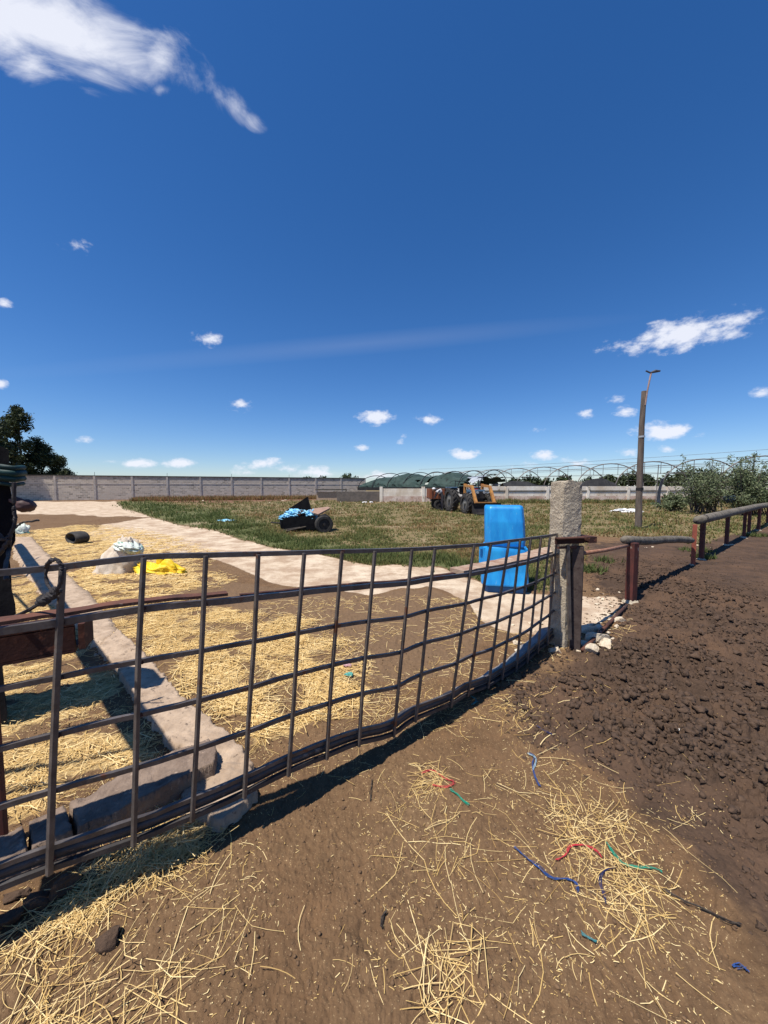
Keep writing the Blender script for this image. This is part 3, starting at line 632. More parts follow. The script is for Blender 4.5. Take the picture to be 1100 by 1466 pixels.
def build_weeds():
    rg = np.random.default_rng(5)
    N_ = 150000; inv = rg.uniform(1 / 46.0, 1 / 5.2, N_) ; r = 1 / inv; a = rg.uniform(R(-45), R(48), N_); x = r * np.sin(a); y = r * np.cos(a)
    Mk = masks(x, y); gmask = Mk[5]; green = Mk[6]; clump = fbm(x * .7, y * .7, 3, 61) + .5 * pn(x * 2.6, y * 2.6, 62)
    fade = fbm(x * .22, y * .22, 3, 66)
    keep = (rg.random(N_) < gmask * np.clip(.62 + .8 * clump, .06, 1)) & (y < 37.5 + .2 * x + 6 * (x < 0))
    x, y, r, green, clump, fade = x[keep], y[keep], r[keep], green[keep], clump[keep], fade[keep]
    v = np.clip(.50 + .42 * pn(x * .33, y * .33, 70) + .15 * rg.normal(size=len(x)) - .45 * green, 0, 1)
    hg = (.035 + .0030 * r) * (1 + .6 * np.clip(clump, -.5, 1)) * (1 + .5 * green)
    me = blades('field_weeds', x, y, hg, v, M['grass'], lean=.8, width=.0032 + .0007 * r, per=3, seed=2)
    tag(link('field_weeds', me), 'low olive and reddish brown weeds covering the field behind the gate', 'weeds', kind='stuff')
    # dry weed bank along the grey wall
    n = 9000; t = rg.random(n); s = rg.random(n); x = W0.x + (W1.x - W0.x) * (.30 + .72 * t) + .47 * (1.5 + 6 * s); y = W0.y + (W1.y - W0.y) * (.30 + .72 * t) - .88 * (1.5 + 6 * s)
    me = blades('dry_weed_bank', x, y, .25 + .35 * rg.random(n) * (.6 + .6 * np.abs(fbm(x * .5, y * .5, 3, 77))), np.clip(.85 + .2 * rg.normal(size=n), 0, 1), M['grass'], lean=.6, width=.035, per=3, seed=3)
    tag(link('dry_weed_bank', me), 'bank of dry reddish brown weeds at the foot of the grey wall', 'weeds', kind='stuff')
    # grass at the foot of the white wall
    n = 7000; x = rg.uniform(5, 40, n); y = 37.8 - 3 * rg.random(n)
    me = blades('wall_foot_weeds', x, y, .2 + .35 * rg.random(n) * (.4 + .8 * np.abs(fbm(x * .4, y * .4, 3, 78))), np.clip(.45 + .25 * rg.normal(size=n), 0, 1), M['grass'], lean=.6, width=.03, per=3, seed=4)
    tag(link('wall_foot_weeds', me), 'olive weeds growing along the foot of the white wall', 'weeds', kind='stuff')
    # small green weeds by the gate post and along the fence
    xs = []; ys = []
    for px, py, s, k in ((843, 818, .22, 60), (905, 757, .5, 70), (1008, 800, .16, 50), (1078, 768, .3, 60), (866, 806, .2, 25), (640, 805, .7, 60), (995, 790, .25, 40)):
        c = g(px, py); xs.append(c.x + s * rg.normal(size=k) * .6); ys.append(c.y + s * rg.normal(size=k) * .6)
    x = np.concatenate(xs); y = np.concatenate(ys)
    me = blades('green_weed_tufts', x, y, .07 + .07 * rg.random(len(x)), np.clip(.12 + .1 * rg.normal(size=len(x)), 0, 1), M['grass'], lean=.8, width=.010, per=6, seed=6)
    tag(link('green_weed_tufts', me), 'small green weeds at the feet of the fence posts', 'weeds', kind='stuff')
build_weeds()

# ------------------------------------------------------------------ kerbs
def slab_field(name, pxs, z, parent, matl, cell=.01, seed=1, wob=.02, rise=.016):
    P = [tuple(g(a, b, z)[:2]) for a, b in pxs]; A_ = np.array(P); lo = A_.min(0) - .04; hi = A_.max(0) + .04
    xs = np.arange(lo[0], hi[0], cell); ys = np.arange(lo[1], hi[1], cell); X, Y = np.meshgrid(xs, ys); x = X.ravel(); y = Y.ravel()
    sdv = polysd(x, y, P) + wob * fbm(x * 9, y * 9, 4, seed) + .4 * wob * pn(x * 45, y * 45, seed + 3)
    t = sm(sdv, -rise * .7, rise); pit = np.clip(fbm(x * 6, y * 6, 4, seed + 5) - .35, 0, 1) * .03
    zt = z + .006 * fbm(x * 12, y * 12, 4, seed + 1) + .003 * pn(x * 90, y * 90, seed + 2) - pit
    zz = -.05 + (zt + .05) * t
    sh = X.shape; idx = np.arange(x.size).reshape(sh); Fc = np.stack([idx[:-1, :-1].ravel(), idx[:-1, 1:].ravel(), idx[1:, 1:].ravel(), idx[1:, :-1].ravel()], 1)
    keep = (sdv[Fc] > -rise * 1.4).any(1); Fc = Fc[keep]; used = np.unique(Fc); mp_ = np.full(x.size, -1); mp_[used] = np.arange(len(used))
    V = np.stack([x, y, zz], 1)[used] - np.array(parent.location)
    return link(name, npmesh(name, V, mp_[Fc], matl, False), parent)
def build_kerbs():
    root = tag(empty('feed_kerb', g(300, 1100)), 'long pinkish worn concrete feed kerb running back from under the gate, broken at its near end', 'kerb')
    near = [(170, 900), (205, 930), (262, 996), (350, 1066), (358, 1090), (362, 1106), (369, 1134), (349, 1151), (330, 1165), (311, 1175), (297, 1176), (279, 1168), (256, 1150), (270, 1118), (300, 1085), (240, 1058), (200, 1010), (170, 960), (140, 925)]
    farp = [(22, 768), (46, 768), (95, 818), (140, 858), (172, 898), (140, 928), (120, 905), (62, 850), (20, 795)]
    slab_field('kerb_slab', near, .06, root, M['slab'], .008, 2, rise=.008); slab_field('kerb_slab', farp, .06, root, M['slab'], .03, 3, wob=.05, rise=.04)
    root = tag(empty('kerb_row', g(150, 1170)), 'row of raised concrete kerb blocks coloured dark for the shade under the left of the gate', 'kerb')
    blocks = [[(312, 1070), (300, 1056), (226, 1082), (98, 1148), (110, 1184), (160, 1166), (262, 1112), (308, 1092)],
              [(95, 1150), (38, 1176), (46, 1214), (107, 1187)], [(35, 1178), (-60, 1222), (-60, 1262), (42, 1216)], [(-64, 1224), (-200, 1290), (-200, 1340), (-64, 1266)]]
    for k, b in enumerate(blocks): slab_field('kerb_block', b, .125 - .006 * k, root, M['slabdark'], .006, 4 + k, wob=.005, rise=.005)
build_kerbs()

# ------------------------------------------------------------------ the curved gate
T = [(90, 814), (206, 800), (295, 797), (370, 795), (436, 793), (490, 791), (537, 790), (590, 788), (623, 786), (679, 782), (703, 780), (729, 776), (745, 774), (760, 772), (775, 770), (788, 768), (798, 766), (808, 765), (818, 763)]
Bt = [(70, 1240), (191, 1200), (275, 1166), (350, 1133), (413, 1102), (468, 1079), (514, 1061), (564, 1048), (595, 1027), (646, 1006), (670, 991), (699, 980), (719, 968), (739, 957), (755, 945), (770, 931), (784, 920), (797, 906), (810, 903)]
def gate_points():
    ds = []
    for t, b in zip(T, Bt):
        lo, hi = .8, 6.0
        for _ in range(40):
            m_ = (lo + hi) / 2; dz = at(t[0], t[1], m_ + .08).z - at(b[0], b[1], m_).z
            if dz > 1.0: hi = m_
            else: lo = m_
        ds.append(m_)
    x = np.array([b[0] for b in Bt], float); inv = 1 / np.array(ds); c = np.polyfit(x, inv, 2, w=np.linspace(1.4, 1, len(x))); f = 1 / np.polyval(c, x)
    tp = [at(*t, d + .08) for t, d in zip(T, f)]; bt = [at(*b, d) for b, d in zip(Bt, f)]
    vt = (tp[1] - tp[0]); vt.z = .004; vb = bt[1] - bt[0]; vb.z = 0
    for _ in range(3): tp.insert(0, tp[0] - vt); bt.insert(0, bt[0] - vb)
    return tp, bt
TP, BT = gate_points()
FR = [0, .186, .375, .57, .76]
def rail_pts(fr, off=0.0, dz=0.0):
    P = [t.lerp(b, fr) for t, b in zip(TP, BT)]; out = []
    for i, p in enumerate(P):
        d = P[min(i + 1, len(P) - 1)] - P[max(i - 1, 0)]; n = Vector((-d.y, d.x, 0)).normalized()
        out.append(p + n * off + Vector((0, 0, dz)))
    return out
def spline(P, k=4, jit=0.0, seed=1):
    rg = random.Random(seed); out = []
    for i in range(len(P) - 1):
        p0, p1, p2, p3 = P[max(i - 1, 0)], P[i], P[i + 1], P[min(i + 2, len(P) - 1)]
        for j in range(k):
            t = j / k
            q = .5 * ((2 * p1) + (p2 - p0) * t + (2 * p0 - 5 * p1 + 4 * p2 - p3) * t * t + (3 * p1 - p0 - 3 * p2 + p3) * t ** 3)
            out.append(q + Vector((0, 0, rg.uniform(-jit, jit))))
    out.append(P[-1]); return out
def build_gate():
    loc = (BT[0] + BT[-1]) / 2; loc.z = 0
    root = tag(empty('steel_gate', loc), 'curved sagging dark steel grid gate stretching from the left edge to the concrete post', 'gate')
    for i, (t, b) in enumerate(zip(TP, BT)):
        rg = random.Random(i); m1 = t.lerp(b, .35) + Vector((rg.uniform(-.006, .006), rg.uniform(-.006, .006), 0)); m2 = t.lerp(b, .7) + Vector((rg.uniform(-.006, .006), 0, 0))
        part(root, 'upright_bar', MB().sqtube([t + Vector((0, 0, .004)), m1, m2, b + Vector((0, 0, -.03))], .0150 if i > 3 else .017), M['gate'], bevel=.002)
    wb = MB(); rw = random.Random(5)
    for t, b in zip(TP, BT):
        for fr in FR + [.985]:
            c = t.lerp(b, fr) + Vector((rw.uniform(-.004, .004), .009, rw.uniform(-.006, .006))); k = rw.uniform(.008, .014); wb.box(c, (k * 1.3, k, k), rotz(rw.uniform(0, 1.5)), rw.uniform(.5, .9))
    tag(part(root, 'weld', wb, M['rustdark']), kind='stuff')
    part(root, 'top_rail', MB().tube(spline(rail_pts(0, .014, .004), 3, .0006, 3), .0145, 4, flat=.9), M['gate'])
    for fr in FR[1:]:
        th = .0175 if fr == .186 else .0125
        part(root, 'cross_rail', MB().tube(spline(rail_pts(fr, .019), 3, .0012, int(fr * 100)), th, 4, flat=.85), M['gate'])
    part(root, 'bottom_pipe', MB().tube(spline(rail_pts(1.0, .042, .012), 3, .001, 8), .020, 10), M['gate_dark'], smooth=True)
    C_ = spline(rail_pts(1.0, .03, -.004), 3, .0015, 14)
    def channel(C_, w0, w1, nm, mt):
        mb = MB(); vs = []
        for i, p in enumerate(C_):
            d = C_[min(i + 1, len(C_) - 1)] - C_[max(i - 1, 0)]; nn = Vector((-d.y, d.x, 0)).normalized(); w = w0 + (w1 - w0) * min(1, i / len(C_) * 1.6) + .004 * math.sin(i * 2.1)
            for q, zz in ((0, 0), (w, 0), (w, -.045), (w - .006, -.045), (w - .006, -.006), (0, -.006)): vs.append(p + nn * q + Vector((0, 0, zz)))
        fs = [(i * 6 + k, i * 6 + (k + 1) % 6, i * 6 + 6 + (k + 1) % 6, i * 6 + 6 + k) for i in range(len(C_) - 1) for k in range(6)]
        part(root, nm, mb.add(vs, fs), mt)
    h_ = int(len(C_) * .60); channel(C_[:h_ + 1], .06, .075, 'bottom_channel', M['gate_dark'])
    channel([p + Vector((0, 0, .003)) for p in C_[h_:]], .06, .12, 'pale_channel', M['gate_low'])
    part(root, 'bottom_strip', MB().tube(spline(rail_pts(1.0, .018, -.022), 3, .0015, 9), .014, 4, flat=.9), M['gate_dark'])
    part(root, 'bottom_angle', MB().tube(spline(rail_pts(.965, .026, .008), 3, .002, 10), .012, 4, flat=.9), M['gate'])
    return root
build_gate()
def build_beams():
    P = spline(rail_pts(.186, .05, .0), 4, .002, 20)
    def ribbon(P, w0, w1, th, z=0.0, jag=0.0):
        mb = MB(); vs = []; n = len(P)
        for i, p in enumerate(P):
            d = P[min(i + 1, n - 1)] - P[max(i - 1, 0)]; nn = Vector((-d.y, d.x, 0)).normalized(); w = w0 + (w1 - w0) * i / (n - 1) + (random.uniform(-jag, jag) if jag else 0)
            for q, zz in ((0, 0), (w, 0), (w, -th), (0, -th)): vs.append(p + nn * q + Vector((0, 0, z + zz)))
        fs = []
        for i in range(n - 1):
            for k in range(4): fs.append((i * 4 + k, i * 4 + (k + 1) % 4, (i + 1) * 4 + (k + 1) % 4, (i + 1) * 4 + k))
        fs += [(3, 2, 1, 0), tuple(4 * (n - 1) + k for k in range(4))]; return mb.add(vs, fs)
    def cut(px0, px1):
        return [p for p in P if px0 <= CX + F * p.x / (p.y * math.cos(PITCH)) <= px1]
    a = cut(-400, 340); solo('steel_plate', ribbon(a, .085, .04, .012, .022, .008), M['rust'], 'rusty flat steel plate lying behind the second rail at the left of the gate', 'steel plate', a[0])
    P = spline(rail_pts(.186, .19, -.070), 4, .001, 20)
    a = cut(-400, 118); root = tag(empty('channel_beam', a[0]), 'deep dark rusty channel beam cut off square behind the left gate bars', 'beam')
    part(root, 'top_flange', ribbon(a, .12, .12, .010, .010), M['rustdark'])
    part(root, 'web', ribbon([p for p in a], .02, .02, .090, -.004), M['rustdark']); 
    part(root, 'bottom_flange', ribbon(a, .12, .12, .010, -.096), M['rustdark'])
    part(root, 'end_plate', MB().box(a[-1] + Vector((0.0, .055, -.046)), (.02, .10, .10), rotz(.4)), M['rustdark'])
    P = spline(rail_pts(.186, .05, .0), 4, .002, 20)
    a = cut(330, 660); solo('steel_flat', ribbon(a, .02, .03, .030, .012), M['rustdark'], 'thin dark steel strip behind the second rail in the middle of the gate', 'steel strip', a[0])
    a = cut(655, 812); solo('wood_plank', ribbon(a, .13, .17, .028, .020, .01), M['plank'], 'weathered grey brown plank behind the second rail in front of the blue container', 'plank', a[0])
build_beams()

# ------------------------------------------------------------------ concrete gate post and its ironwork
def build_post():
    c = Vector((1.695, 3.45, 0)); root = tag(empty('gate_post', c), 'rough chipped concrete gate post at the right end of the gate', 'post')
    rings = []; n = 12; N4 = 16
    for i in range(27):
        z = -.05 + 1.61 * i / 26; tw = R(33) - R(20) * float(sm(np.array(z), .92, 1.05)); side = .092 + .012 * float(sm(np.array(z), .95, 1.02)); ring = []
        for k in range(N4):
            e = k // 4; t = (k % 4) / 4 * 2 - 1; pts = [(t, -1), (1, t), (-t, 1), (-1, -t)][e]
            x, y = pts[0] * side, pts[1] * side * .95
            dd = 1 + .05 * float(pn(z * 13 + k, k * 1.7, 3)) + .03 * random.uniform(-1, 1) * .5
            if k % 4 == 0: dd *= .93
            zz = z + (.015 * random.uniform(-1, 1) if i == 26 else 0)
            v = rotz(tw) @ Vector((x * dd, y * dd, zz)); ring.append(c + v)
        rings.append(ring)
    vs = [v for r_ in rings for v in r_]; fs = []
    for i in range(26):
        for k in range(N4): fs.append((i * N4 + k, i * N4 + (k + 1) % N4, (i + 1) * N4 + (k + 1) % N4, (i + 1) * N4 + k))
    fs.append(tuple(range(N4 - 1, -1, -1))); fs.append(tuple(26 * N4 + k for k in range(N4)))
    part(root, 'shaft', MB().add(vs, fs), M['conc'])
    part(root, 'dark_strip', MB().box(Vector((at(825.5, 850, 3.33).x, 3.325, .47)), (.092, .06, 1.0), rotz(R(-32))), mat('dark_mottled_strip', (.050, .034, .030), (.085, .063, .054), .85, 14, bump=.8, c3=(.04, .025, .022), s3=20, t3=.56), bevel=.005)  # dark mottled strip covering the lower right of the pale shaft
    part(root, 'hinge_stile', MB().sqtube([at(813, 780, 3.28), at(816, 915, 3.28)], .025), M['gate'])
    # rusty bracket across the post
    b = tag(empty('bracket', c), 'dark rusty channel bracket strapped across the concrete gate post', 'bracket')
    Rm = rotz(R(14)); z0 = 1.02
    part(b, 'front_bar', MB().box(c + Vector((-.02, -.135, z0)), (.30, .02, .05), Rm), M['rustdark'])
    part(b, 'top_flange', MB().box(c + Vector((-.02, -.165, z0 + .032)), (.30, .06, .010), Rm), M['rust'])
    part(b, 'side_bar', MB().box(c + Vector((.15, .0, z0 + .01)), (.08, .30, .055), Rm), M['rustdark'])
    part(b, 'lower_bar', MB().box(c + Vector((-.02, -.15, z0 - .055)), (.26, .02, .02), Rm), M['rust'])
    p = g(787, 885); q = g(793, 884)
    solo('angle_post', MB().box(Vector((p.x + .03, p.y, .49)), (.055, .05, .98), rotz(.5)), M['redbright'], 'thin upright red oxide steel post just left of the concrete gate post', 'post', (p.x, p.y, 0), bevel=.004)
build_post()

# ------------------------------------------------------------------ right hand fence
def log_mesh(P, r0, r1, seed=1, n=14, knots=True):
    rg = random.Random(seed); mb = MB(); vs = []; m = 24; A, B = Vector(P[0]), Vector(P[1]); t = (B - A).normalized(); a = t.cross(Vector((0, 0, 1))).normalized(); b = a.cross(t)
    for i in range(m + 1):
        s = i / m; c = A.lerp(B, s) + Vector((0, 0, .012 * math.sin(s * 7 + seed))) ; r = r0 + (r1 - r0) * s
        if i in (0, m): r *= .86
        for k in range(n):
            th = 2 * math.pi * k / n; d = 1 + .09 * float(pn(s * 9 + seed, k * .9, seed)) + .03 * rg.uniform(-1, 1)
            vs.append(c + (a * math.cos(th) + b * math.sin(th)) * r * d)
    fs = []
    for i in range(m):
        for k in range(n): fs.append((i * n + k, i * n + (k + 1) % n, (i + 1) * n + (k + 1) % n, (i + 1) * n + k))
    fs.append(tuple(range(n - 1, -1, -1))); fs.append(tuple(m * n + k for k in range(n))); return mb.add(vs, fs)
def build_fence():
    posts = [(903, 863, 777, .10, .42, 'single dark red steel post nearest the concrete gate post', 'redpost'),
             (992, 811, 751, .068, .95, 'front post of the close pair, reddish and standing before the raised log', 'redbright'),
             (1004, 802, 745, .078, .5, 'rear post of the close pair, right under the raised log end', 'redpost'),
             (1040, 781, 737, .075, .5, 'slim dark brown post alone between the two pairs of fence posts', 'redpost'),
             (1065, 770, 731, .075, .95, 'left post of the farther pair, brighter red side', 'redpost'),
             (1072, 764, 729, .075, .5, 'right post of the farther pair, dark red', 'redpost'),
             (1086, 760, 725, .08, .5, 'dark post between the farther pair and the right edge', 'redpost'),
             (1099, 750, 723, .09, .5, 'last fence post at the right edge of the picture', 'redpost')]
    for px, pb, ptop, w, rz, lab, mt in posts:
        b = g(px, pb); z = at(px, ptop, b.y).z
        root = tag(empty('fence_post', (b.x, b.y, 0)), lab, 'post', 'red steel posts of the log fence')
        part(root, 'shaft', MB().box(Vector((b.x, b.y, z / 2 - .03)), (w, w, z + .06), rotz(rz) , .98), M[mt], bevel=.006)
        part(root, 'footing', MB().add([v + Vector((b.x, b.y, 0)) for v in blobmesh(w * 1.1, w * 1.1, .05, .3, 3, int(px), nu=12, nv=8).V], blobmesh(w * 1.1, w * 1.1, .05, .3, 3, int(px), nu=12, nv=8).Fs), M['conc'])
    # further posts out to the side
    d = (g(1099, 750) - g(1004, 802)); d.normalize(); p = g(1099, 750)
    a = at(894, 773, 4.72); b = at(990, 773, 6.9)
    solo('log_rail', log_mesh((a, b), .058, .062, 3), M['log'], 'short thick grey log rail lying from the first fence post to the close pair', 'log', a, smooth=True)
    a = at(999, 744, 7.25); b = at(1104, 722, 15.6); bb = b + (b - a) * .5
    solo('log_rail', log_mesh((a, bb), .092, .105, 5), M['log'], 'long raised log rail running away to the right edge, its cut end tied with wire', 'log', a, smooth=True)
    ring = [a + (b - a).normalized() * .35 + Vector((math.cos(t) * .1, -math.cos(t) * .06, math.sin(t) * .1)) for t in [i * .7 for i in range(10)]]
    solo('wire_tie', MB().tube(ring + [ring[-1] + Vector((-.12, 0, .03))], .007, 5), M['rope'], 'loop of wire wound round the cut end of the long log', 'wire', ring[0])
    a = Vector((1.80, 3.5, .86)); b = at(900, 781, 4.75)
    solo('steel_pipe', MB().tube([a, a.lerp(b, .5) + Vector((0, 0, -.01)), b], .022, 10), mat('rust_pipe', (.36, .20, .13), (.22, .10, .06), .8, 12, bump=.4), 'rusty orange pipe rail from the gate post to the first fence post, the upper one', 'pipe', a, smooth=True)
    a = g(834, 931, .04); b = g(897, 867, .06)
    solo('steel_pipe', MB().tube([a, b], .018, 10), M['rust'], 'rusty pipe lying low along the ground between gate post and first fence post', 'pipe', a, smooth=True)
build_fence()

# ------------------------------------------------------------------ off to the left: an unseen fence placed to cast the shadow across the kerb
def build_left():
    def onsh(px, py, h):     # where something of height h must stand for its shadow to fall on this spot
        p = g(px, py); k = h / math.tan(SUN_EL); return Vector((p.x - math.cos(SUN_AZ) * k, p.y - math.sin(SUN_AZ) * k, h))
    a = onsh(228, 1085, 2.0); b = onsh(40, 800, 2.0)
    solo('log_rail', log_mesh((a + (a - b) * .02, b + (b - a) * .3), .085, .08, 9), M['log'], 'thick log rail of the unseen fence placed to cast the shadow left of the kerb', 'log', a, smooth=True)
    bl = tag(empty('unseen_fence', Vector((a.x, a.y, 0))), 'upright poles and crossed sticks of the unseen fence placed for its shadows left of the kerb', 'fence')
    for t in (.35, .75, 1.15):
        p = a.lerp(b, t); part(bl, 'upright', MB().tube([Vector((p.x, p.y, 0)), p], .05, 8), M['log'])
    rg = random.Random(4)
    for i, (x0, y0, x1, y1, h) in enumerate([(-40, 965, 110, 930, 1.8), (-40, 985, 100, 950, 1.9), (-60, 1005, 110, 965, 2.0), (-60, 1040, 60, 1010, 1.9), (-50, 1120, 190, 1075, 2.0), (-60, 1085, 150, 1030, 1.9), (-30, 860, 60, 845, 2.0), (20, 850, 66, 905, 2.1), (30, 815, 62, 800, 2.0), (-60, 1150, 180, 1110, 1.9)]):
        p, q = onsh(x0, y0, h), onsh(x1, y1, h + .1); mpt = p.lerp(q, .5) + Vector((0, 0, rg.uniform(-.05, .05)))
        part(bl, 'stick', MB().tube([p, mpt, q], [.018, .016, .010], 6), M['bark'])
    # black wrapped post at the left edge
    Y = 2.3; p = at(4, 800, Y); base = Vector((p.x - .10, Y, 0))
    root = tag(empty('wrapped_post', base), 'tall black sheeted post with teal straps at the left edge of the picture', 'post')
    xr = at(19, 800, Y).x; w = .34; ztop = at(16, 645, Y).z; zt2 = at(0, 633, Y).z
    vs = []; nz = 22
    for i in range(nz + 1):
        t = i / nz; z = ztop * t; bulge = .008 * math.sin(t * 19) + .006 * math.sin(t * 47)
        xx = (at(30, 700, Y).x if z > 1.15 else (at(23, 700, Y).x if z > .7 else at(14, 900, Y).x)) + bulge; sl = (zt2 - ztop) if i == nz else 0
        vs += [Vector((xx - w, Y - .08, z + sl * 3)), Vector((xx, Y - .06, z)), Vector((xx - .17, Y + .10, z)), Vector((xx - w - .17, Y + .12, z + sl * 3))]
    fs = [(4 * i + k, 4 * i + (k + 1) % 4, 4 * i + 4 + (k + 1) % 4, 4 * i + 4 + k) for i in range(nz) for k in range(4)] + [(3, 2, 1, 0), tuple(4 * nz + k for k in range(4))]
    part(root, 'sheeting', MB().add(vs, fs), M['black'])
    for z0, rr in ((668, .016), (676, .022), (684, .018), (692, .012)):
        c = at(10, z0, Y - .1); part(root, 'strap', MB().tube([c + Vector((-.3, 0, .0)), c + Vector((-.02, -.01, 0)), c + Vector((.035, .0, -.01)), c + Vector((.0, .10, 0))], rr, 8), M['teal'], smooth=True)
    # brown rounded log end jutting out
    c = at(37, 724, Y - .05); mb = blobmesh(.048, .05, .040, .10, 2, 6)
    root2 = tag(empty('log_stub', c), 'rounded brown stub jutting out to the right of the black sheeted post', 'log')
    part(root2, 'stub_end', MB().add([v + c for v in mb.V], mb.Fs), M['mud'], smooth=True)
    part(root2, 'stub_stem', MB().tube([c + Vector((-.14, .02, .045)), c + Vector((-.07, .01, .03)), c], [.022, .026, .034], 10), M['mud'], smooth=True)
    # twisted dark rope and wire hanging down the post
    def rope(name, pts, r, lab, par=None, n=6):
        P = spline([Vector(p) for p in pts], 6, .003, 3); return solo(name, MB().tube(P, r * .8, n, jit=.25), M['rope'], lab, 'rope', pts[0])
    Yr = 2.05
    rope('rope', [at(21, 690, Yr), at(20, 725, Yr), at(22, 745, Yr), at(15, 768, Yr), at(13, 790, Yr), at(8, 812, 1.7), at(10, 830, 1.6)], .012, 'thick dark rope hanging down the edge of the black sheeted post')
    rope('rope', [at(-6, 760, Yr), at(4, 772, Yr), at(14, 770, Yr), at(6, 784, Yr), at(-6, 800, Yr)], .015, 'black rope loop wound round the sheeted post')
    rope('rope', [at(12, 765, Yr), at(24, 754, Yr), at(34, 748, Yr), at(56, 745, Yr)], .007, 'thin dark cord end sticking out right of the post')
    # rope and inner tube tying the gate
    rope('rope', [at(66, 812, 1.21), at(72, 803, 1.17), at(82, 802, 1.17), at(89, 812, 1.17), at(87, 832, 1.17), at(82, 845, 1.18), at(76, 855, 1.2), at(62, 862, 1.24), at(30, 879, 1.3), at(-10, 900, 1.3)], .0075, 'black knotted rope tying the top rail beside the first wide gate bar', n=8)
    rope('rope', [at(70, 806, 1.22), at(66, 818, 1.22), at(67, 832, 1.22), at(72, 842, 1.2), at(80, 850, 1.19)], .006, 'black rubber loop hanging from the top rail at the knot')
    for k, (px, py, r) in enumerate(((80, 846, .013), (74, 853, .014), (64, 858, .015), (60, 862, .013))):
        c = at(px, py, 1.2); mb = blobmesh(r * 1.5, r, r, .3, 3, k, nu=14, nv=9); solo('rope_knot', MB().add([v + c for v in mb.V], mb.Fs), M['rope'], 'lump of the black knot tying the gate rope', 'knot', c, group='black rope knots on the gate')
    # red post at the far left below the beam
    b = at(2, 1100, 1.42)
    solo('support_post', MB().box(Vector((b.x - .045, 1.45, .43)), (.022, .03, .86), rotz(.3)), M['redpost'], 'narrow reddish support post under the channel beam at the left edge', 'post', (b.x, 1.45, 0))
build_left()

# ------------------------------------------------------------------ lamp pole, cables, metal sheet
def build_pole():
    b = g(914, 757); Y = b.y; root = tag(empty('lamp_pole', (b.x, b.y, 0)), 'tall leaning wooden pole with a thin street lamp arm on its top', 'lamp pole')
    P = [Vector((b.x, Y, -.1)), at(915, 720, Y), at(917, 660, Y), at(919, 610, Y), at(922.5, 560, Y)]
    part(root, 'pole_shaft', MB().tube(spline(P, 4, .0), [.115 - .035 * i / 16 for i in range(17)], 10, jit=.05), M['pole'])
    P2 = [at(924, 580, Y - .08), at(927, 560, Y - .08), at(930, 545, Y - .05), at(932.5, 534, Y)]
    part(root, 'bracket', MB().tube(P2, .028, 8), M['pinkrod'])
    part(root, 'arm', MB().tube([at(925, 531, Y), at(932, 534, Y)], .03, 6), M['lamp'])
    part(root, 'lamp_head', MB().tube([at(932, 533.5, Y), at(938, 531.5, Y), at(945, 531.2, Y)], [.03, .055, .03], 8, flat=1.3), M['lamp'])
    part(root, 'band', MB().tube([at(918.5, 624, Y), at(918.5, 626.5, Y)], .108, 10), M['film'])
    part(root, 'band', MB().tube([at(916, 698, Y), at(916, 702, Y)], .12, 10), M['darkmetal'])
    for k, (p, q, lab) in enumerate(((at(600, 672, 60), at(1250, 632, 30), 'highest thin overhead cable above the arches and bushes'), (at(690, 675, 60), at(1250, 648, 30), 'lower thin overhead cable crossing the bare arches'))):
        P = [p.lerp(q, t) - Vector((0, 0, 1.2 * t * (1 - t))) for t in [i / 14 for i in range(15)]]
        solo('overhead_cable', MB().tube(P, .018, 4), M['pipe'], lab, 'cable', p)
    # wire fence in front of the white wall, right
    root = tag(empty('wire_fence', at(930, 720, 30)), 'thin wire fence with slender posts among the bushes by the white wall', 'fence')
    for z in (1.0, 1.7, 2.4, 3.0):
        part(root, 'wire', MB().tube([Vector((19.5, 30, z + .4)), Vector((27, 29, z)), Vector((36, 27, z + .2))], .012, 4), M['pipe'])
    for x in (21.5, 26.5, 31): part(root, 'fence_stake', MB().tube([Vector((x, 29.3, 0)), Vector((x + .1, 29.3, 3.3))], .03, 5), M['pipe'])
    # leaning bent sheet
    Y = 27; vs = []
    for i in range(9):
        t = i / 8; z = .0 + 2.15 * t; xx = at(941.5, 715, Y).x + .28 * math.sin(t * math.pi) * -.5 + .25 * t
        vs += [Vector((xx, Y, z)), Vector((xx + .38 - .12 * t, Y + .12, z + .05)), Vector((xx + .40 - .12 * t, Y + .18, z + .05)), Vector((xx + .02, Y + .06, z))]
    fs = [(4 * i + k, 4 * i + (k + 1) % 4, 4 * i + 4 + (k + 1) % 4, 4 * i + 4 + k) for i in range(8) for k in range(4)] + [(3, 2, 1, 0), (32, 33, 34, 35)]
    solo('metal_sheet', MB().add(vs, fs), M['sheet'], 'bent grey blue metal sheet standing on end before the white wall', 'metal sheet', (vs[0].x, Y, 0))
    c = g(898, 733); mb = blobmesh(.9, .35, .20, .5, 2.2, 5, flat=0)
    solo('plastic_sheet', MB().add([v + c for v in mb.V], mb.Fs), M['whitecloth'], 'crumpled white plastic sheet on the weeds left of the lamp pole', 'sheet', c)
    c = at(1046, 714, 19.9); mb = blobmesh(.30, .2, .18, .6, 3, 8)
    solo('blue_drum', MB().add([v + c for v in mb.V], mb.Fs), mat('faded_blue', (.05, .085, .13), (.03, .05, .08), .6, 6), 'faded dark blue bag caught among the branches of the right bushes', 'bag', c, smooth=True)
    c = g(324, 746); mb = blobmesh(.42, .25, .07, .4, 2, 12, flat=0)
    solo('blue_plastic', MB().add([v + c for v in mb.V], mb.Fs), M['bluebag'], 'flat bright blue plastic scrap lying on the grass left of the cart', 'plastic scrap', c, smooth=True)
build_pole()

